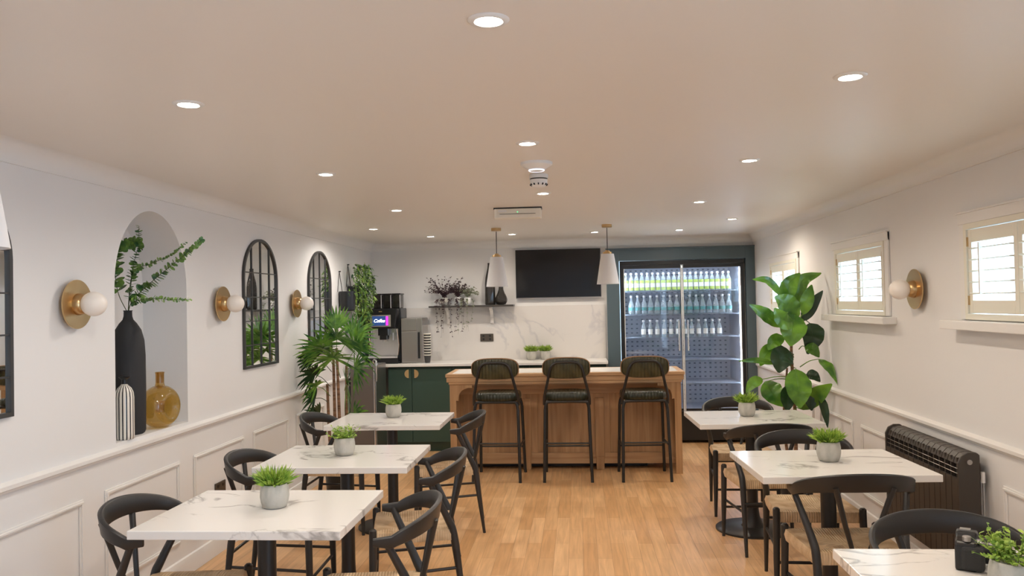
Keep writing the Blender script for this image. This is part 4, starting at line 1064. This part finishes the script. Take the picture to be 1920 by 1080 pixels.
FX0, FX1 = .465, 1.795
t = thing('drinks_fridge', 'tall double door glass drinks fridge set in the green surround', 'fridge', ((FX0+FX1)/2, 8.97, 0)); fw = (FX1-FX0)/2
b = MB(); b.box(-fw, fw, .02, .80, 1.93, 1.98); b.box(-fw, -fw+.03, .02, .80, .33, 1.93); b.box(fw-.03, fw, .02, .80, .33, 1.93); b.box(-fw, fw, .02, .80, .03, .33)
b.build('cabinet', 'plastic_black', t, smooth=False)
b = MB(); b.box(-fw+.03, fw-.03, .74, .76, .33, 1.93); b.build('back_liner', 'perf', t, smooth=False)
b = MB(); b.box(-fw+.030, -fw+.036, .05, .74, .33, 1.93); b.box(fw-.036, fw-.030, .05, .74, .33, 1.93); b.box(-fw+.036, fw-.036, .05, .74, .33, .345); b.box(-fw+.036, fw-.036, .05, .74, 1.915, 1.93)
b.build('liner', 'fridge_in', t, smooth=False)
MB().box(-fw, fw, -.005, .02, .03, .345).build('kick_panel', 'plastic_black', t, smooth=False, bevel=.003)
MB().box(-fw, fw, -.015, .02, 1.935, 1.98).build('header', 'plastic_black', t, smooth=False, bevel=.003)
for s in (-1, 1): MB().box(*sorted((s*(fw-.0365), s*(fw-.043))), .055, .075, .40, 1.88).build('led_strip', 'led', t, smooth=False)
MB().box(-fw+.05, fw-.05, .055, .085, 1.905, 1.914).build('led_strip', 'led', t, smooth=False)
SH = [1.655, 1.40, 1.150, .895, .640]
for z in SH:
    sh = MB().box(-fw+.040, fw-.040, .12, .70, z-.014, z-.006).build('shelf', 'fridge_in', t, smooth=False)
    MB().box(-fw+.040, fw-.040, .105, .12, z-.022, z+.008).build('price_rail', 'glass_clear', sh, smooth=False)
for s in (-1, 1):
    x0, x1 = (-fw+.004, -.004) if s < 0 else (.004, fw-.004)
    d = MB().box(x0+.010, x1-.010, -.006, -.001, .37, 1.91).build('door', 'glass_door', t, smooth=False)
    b = MB(); gl, gr = (.036, .012) if s < 0 else (.012, .036); b.box(x0, x0+gl, -.014, .012, .35, 1.93); b.box(x1-gr, x1, -.014, .012, .35, 1.93); b.box(x0+gl, x1-gr, -.014, .012, .35, .372); b.box(x0+gl, x1-gr, -.014, .012, 1.896, 1.93)
    b.build('door_frame', 'plastic_black', d, smooth=False)
    gx = (x0+.036 if s < 0 else x1-.036); MB().box(*sorted((gx, gx+(.007 if s < 0 else -.007))), -.0155, -.0062, .372, 1.896).build('gasket', 'plastic_white', d, smooth=False)
    hx = -.048 if s < 0 else .048
    MB().box(*sorted((s*.003, s*.013)), -.018, -.0142, .35, 1.93).build('meeting_strip', 'plastic_white', d, smooth=False)
    b = MB(); b.tube([(hx, -.050, 1.00), (hx, -.050, 1.33)], .010, 10); b.tube([(hx, -.014, 1.03), (hx, -.050, 1.03)], .006, 8); b.tube([(hx, -.014, 1.30), (hx, -.050, 1.30)], .006, 8); b.build('handle', 'chrome', d)

def bottle_proto(name, kind):
    if kind == 'a': prof = [(.024, 0), (.026, .004), (.026, .125), (.022, .145), (.012, .165), (.010, .178), (.010, .195)]
    elif kind == 'b': prof = [(.030, 0), (.032, .004), (.032, .095), (.026, .120), (.013, .155), (.010, .175), (.010, .200)]
    else: prof = [(.023, 0), (.025, .004), (.025, .100), (.018, .125), (.011, .145), (.010, .160), (.010, .178)]
    h = prof[-1][1]
    o = MB().lathe(prof, n=16).build(name, 'bottle', None)
    MB().lathe([(.012, h-.012), (.013, h), (.012, h+.010), (.001, h+.010)], n=12).build('cap', 'cap', o)
    if kind == 'a':
        MB().lathe([(.0265, .045), (.0265, .090)], n=16, caps=False).build('label', 'label_white', o)
        MB().lathe([(.0266, .092), (.0266, .122)], n=16, caps=False).build('neck_band', 'label_green', o)
        MB().lathe([(.0266, .012), (.0266, .043)], n=16, caps=False).build('base_band', 'label_green', o)
    elif kind == 'b': MB().lathe([(.0325, .045), (.0325, .080)], n=16, caps=False).build('label', 'label_teal', o)
    else: MB().lathe([(.0255, .030), (.0255, .088)], n=16, caps=False).build('label', 'label_white', o)
    return o
fy = 8.97+.155
def row(kind, name, n, x0, x1, z, desc, grp):
    p = None
    for i in range(n):
        x = x0+(x1-x0)*i/(n-1)
        lab = '%s, %s from the left' % (desc, ORD[i])
        if p is None: p = tag(bottle_proto(name, kind), lab, 'bottle', grp); p.location = (x, fy, z)
        else: dup(p, (x, fy, z), label=lab)
row('a', 'juice_bottle', 20, .535, 1.655, SH[0]-.0055, 'lime labelled bottle on the top fridge shelf', 'lime labelled bottles on the top fridge shelf')
row('b', 'water_bottle', 16, .590, 1.655, SH[1]-.0055, 'clear round shouldered bottle on the second fridge shelf', 'clear bottles on the second fridge shelf')
row('c', 'tonic_bottle', 12, .720, 1.545, SH[2]-.0055, 'small pale labelled bottle on the third fridge shelf', 'pale labelled bottles on the third fridge shelf')

# ================================================================== TALL PALM (left)
t = thing('potted_palm', 'tall lady palm with fan leaves and brown canes by the left wall', 'potted palm', (-2.02, 6.72, 0))
MB().lathe([(.085, 0), (.105, .01), (.120, .23), (.124, .25), (.112, .25), (.108, .20)], n=32).build('pot', 'plastic_black', t)
MB().lathe([(.001, .215), (.110, .215)], n=24, caps=False).build('soil', 'soil', t)
canes = [[(-.02, 0, .21), (-.03, .0, .6), (-.035, .0, 1.12)], [(.02, -.02, .21), (.015, -.02, .6), (.0, -.02, 1.20)], [(.045, .03, .21), (.06, .03, .6), (.07, .02, 1.05)], [(-.045, -.03, .21), (-.07, -.03, .5), (-.085, -.02, .90)]]
for c in canes: MB().tube(catmull(c, 8), [.016, .011], 10).build('cane', 'trunk', t)
rnd = random.Random(21)
def fan(b, base, hub, face, size, nb, span=2.4, droop=.25, w_=.028, seed=0):
    base = V(base); hub = V(hub); d = (hub-base).normalized(); f = V(face).normalized()
    side = d.cross(f).normalized(); f = side.cross(d).normalized()
    b.tube(catmull([base, base.lerp(hub, .5)+V((0, 0, .02)), hub], 4), .003, 5)
    for i in range(nb):
        a = -span/2+span*i/(nb-1)
        dd = (d*cos(a)+side*sin(a)+f*rnd.uniform(-.10, .18)).normalized()
        L = size*(1-.22*abs(a)/(span/2))*rnd.uniform(.88, 1.08)
        b.blade(hub, dd, L, w_*rnd.uniform(.8, 1.15), droop*rnd.uniform(.6, 1.4), f, 5, .16)
PF = [  # base, hub, size, blades, span, droop   (local)
    ((-.02, 0, 1.05), (-.09, -.16, 1.22), .27, 20, 3.9, .22), ((0, -.02, 1.18), (.04, -.14, 1.29), .29, 20, 3.7, .22), ((0, -.02, 1.18), (-.01, .02, 1.36), .22, 13, 2.0, .02),
    ((.06, .02, 1.02), (.17, -.06, 1.19), .28, 18, 3.3, .25), ((-.05, 0, 1.00), (-.16, -.10, 1.12), .20, 15, 3.0, .25), ((-.06, -.02, .88), (-.15, -.14, .99), .19, 16, 3.4, .4),
    ((.06, .02, 1.00), (.17, -.08, 1.03), .27, 17, 3.0, .28), ((.05, .02, .84), (.13, -.18, .91), .25, 20, 3.8, .28), ((-.07, -.02, .74), (-.14, -.18, .80), .17, 14, 2.8, .5),
    ((.03, -.02, .95), (.03, -.22, 1.13), .27, 20, 4.2, .30), ((.05, .02, .62), (.15, -.05, .66), .21, 11, 2.2, .22), ((-.04, -.02, .60), (-.12, -.14, .67), .17, 11, 2.2, .25),
    ((0, 0, 1.12), (.12, .06, 1.30), .24, 15, 3.0, .12), ((-.04, 0, 1.05), (-.04, -.24, 1.20), .24, 19, 4.2, .25), ((-.06, -.02, .80), (-.12, -.20, .90), .18, 15, 3.2, .5)]
for i, (bs, hb, sz, nb, sp, dr) in enumerate(PF):
    b = MB(); fan(b, bs, hb, (.05, -1, .30), sz, nb, sp, dr, .023)
    b.v = [(max(x, -.275), y, z) for x, y, z in b.v]
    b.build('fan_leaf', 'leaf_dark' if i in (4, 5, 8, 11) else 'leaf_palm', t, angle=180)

# ================================================================== BIG-LEAF PLANT (right)
PX, PY = 1.66, 6.50
t = thing('potted_fig', 'tall plant with large glossy paddle leaves in the right corner by the fridge', 'potted plant', (PX, PY, 0))
MB().lathe([(.10, 0), (.115, .01), (.135, .26), (.138, .28), (.125, .28), (.12, .23)], n=32).build('pot', 'matte_black', t)
MB().lathe([(.001, .245), (.123, .245)], n=24, caps=False).build('soil', 'soil', t)
MB().tube(catmull([(0, 0, .24), (.0, 0, .7), (-.02, -.02, 1.15), (.01, -.01, 1.40)], 8), [.016, .009], 10).build('stem', 'trunk', t)
MB().tube(catmull([(-.05, .02, .24), (-.08, .02, .6), (-.05, .0, 1.0)], 8), [.013, .008], 10).build('stem', 'trunk', t)
def bigleaf(stem, pts, wd, face=(0, -1, .3), m='leaf_big', wave=.0, seed=0):
    """stem: start point, pts: leaf spine from base to tip (local), wd width"""
    r_ = random.Random(seed); P = catmull(pts, 8); n = len(P)-1; b = MB()
    b.tube(catmull([stem, V(stem).lerp(V(pts[0]), .5)+V((0, 0, .015)), pts[0]], 4), [.0045, .003], 6)
    F = V(face).normalized(); rows = []
    for i, p in enumerate(P):
        t_ = i/n; d = (P[min(i+1, n)]-P[max(i-1, 0)]).normalized(); side = d.cross(F)
        side = side.normalized() if side.length > .05 else d.orthogonal().normalized(); u_ = side.cross(d).normalized()
        if u_.dot(F) < 0: u_ = -u_
        ww = wd/2*max(.02, sin(pi*(t_**.78)*.97+.03)**.9)
        row = []
        for k in (-1, -.66, -.33, 0, .33, .66, 1):
            off = .12*ww*abs(k)*1.4 + (.10*ww*sin(i*1.6+k) if abs(k) > .5 else 0)*(1+wave)
            row.append(p+side*ww*k+u_*off)
        rows.append(row)
    b.tube([rw[3]+V((0, 0, .001)) for rw in rows[:-2]], [.0022, .0008], 5)
    b.strip(rows); b.v = [(min(x, XR-.012-PX), y, z) for x, y, z in b.v]
    o = b.build('leaf', m, t, angle=180)
    return o
def L(px, pz, dy=0): return (px, dy, pz)
bigleaf((0.01, 0, 1.413), [(-0.08, -0.05, 1.552), (-0.205, -0.12, 1.676), (-0.334, -0.18, 1.69)], 0.064, m='leaf_big', seed=0)
bigleaf((0.01, 0, 1.434), [(-0.036, 0, 1.518), (-0.016, 0.0, 1.642), (0.072, 0.02, 1.736)], 0.127, m='leaf_big', seed=1)
bigleaf((0.038, 0, 1.413), [(0.049, 0.02, 1.454), (0.081, 0.03, 1.661), (0.228, 0.0, 1.732)], 0.110, m='leaf_big', seed=2)
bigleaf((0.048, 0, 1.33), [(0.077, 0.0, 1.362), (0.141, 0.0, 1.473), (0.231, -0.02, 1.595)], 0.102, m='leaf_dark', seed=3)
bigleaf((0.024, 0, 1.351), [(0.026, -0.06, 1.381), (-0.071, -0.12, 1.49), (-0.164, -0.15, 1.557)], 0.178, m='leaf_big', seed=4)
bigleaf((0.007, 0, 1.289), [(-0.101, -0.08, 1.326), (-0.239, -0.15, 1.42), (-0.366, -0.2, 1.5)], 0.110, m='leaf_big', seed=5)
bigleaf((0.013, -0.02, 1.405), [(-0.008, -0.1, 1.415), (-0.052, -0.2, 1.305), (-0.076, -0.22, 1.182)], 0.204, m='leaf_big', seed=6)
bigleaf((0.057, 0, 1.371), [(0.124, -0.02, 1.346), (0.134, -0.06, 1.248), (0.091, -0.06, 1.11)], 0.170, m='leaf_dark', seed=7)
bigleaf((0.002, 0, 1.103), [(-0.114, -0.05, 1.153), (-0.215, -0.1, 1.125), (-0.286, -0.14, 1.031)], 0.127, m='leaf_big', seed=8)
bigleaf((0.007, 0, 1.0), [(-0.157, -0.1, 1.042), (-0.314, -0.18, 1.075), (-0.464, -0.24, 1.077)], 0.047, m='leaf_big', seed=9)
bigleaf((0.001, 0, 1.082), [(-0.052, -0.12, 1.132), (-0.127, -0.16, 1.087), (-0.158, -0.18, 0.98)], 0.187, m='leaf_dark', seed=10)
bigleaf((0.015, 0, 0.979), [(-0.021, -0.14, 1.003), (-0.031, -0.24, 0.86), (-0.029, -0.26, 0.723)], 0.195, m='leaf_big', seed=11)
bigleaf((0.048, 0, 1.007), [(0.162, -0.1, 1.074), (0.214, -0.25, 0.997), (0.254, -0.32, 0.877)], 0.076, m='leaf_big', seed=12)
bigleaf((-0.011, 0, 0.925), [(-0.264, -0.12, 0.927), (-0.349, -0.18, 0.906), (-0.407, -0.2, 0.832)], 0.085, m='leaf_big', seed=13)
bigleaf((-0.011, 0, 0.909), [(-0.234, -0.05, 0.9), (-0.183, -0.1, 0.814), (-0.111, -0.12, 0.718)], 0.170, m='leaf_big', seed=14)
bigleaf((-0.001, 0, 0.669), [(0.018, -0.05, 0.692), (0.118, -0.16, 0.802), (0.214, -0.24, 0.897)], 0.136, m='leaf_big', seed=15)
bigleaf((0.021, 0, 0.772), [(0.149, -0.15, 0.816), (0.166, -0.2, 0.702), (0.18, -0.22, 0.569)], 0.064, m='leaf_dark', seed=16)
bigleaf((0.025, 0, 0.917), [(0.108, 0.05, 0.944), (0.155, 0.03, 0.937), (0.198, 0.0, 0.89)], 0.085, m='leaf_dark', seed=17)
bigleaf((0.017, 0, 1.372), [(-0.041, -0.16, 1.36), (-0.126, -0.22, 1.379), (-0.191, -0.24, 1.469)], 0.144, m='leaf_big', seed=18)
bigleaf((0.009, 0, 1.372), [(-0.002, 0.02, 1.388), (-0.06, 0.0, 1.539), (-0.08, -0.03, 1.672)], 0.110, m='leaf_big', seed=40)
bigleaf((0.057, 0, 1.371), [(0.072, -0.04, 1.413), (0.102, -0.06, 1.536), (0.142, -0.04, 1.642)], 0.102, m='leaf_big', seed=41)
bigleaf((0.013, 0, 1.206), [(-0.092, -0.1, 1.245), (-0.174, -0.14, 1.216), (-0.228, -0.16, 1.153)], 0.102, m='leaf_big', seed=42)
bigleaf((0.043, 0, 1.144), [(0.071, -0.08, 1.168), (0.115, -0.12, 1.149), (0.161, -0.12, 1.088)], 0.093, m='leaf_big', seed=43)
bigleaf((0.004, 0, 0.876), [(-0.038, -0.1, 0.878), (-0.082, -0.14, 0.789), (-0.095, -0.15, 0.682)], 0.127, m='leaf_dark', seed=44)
bigleaf((0.027, 0, 0.834), [(0.033, -0.1, 0.853), (0.076, -0.14, 0.788), (0.086, -0.15, 0.688)], 0.119, m='leaf_dark', seed=45)
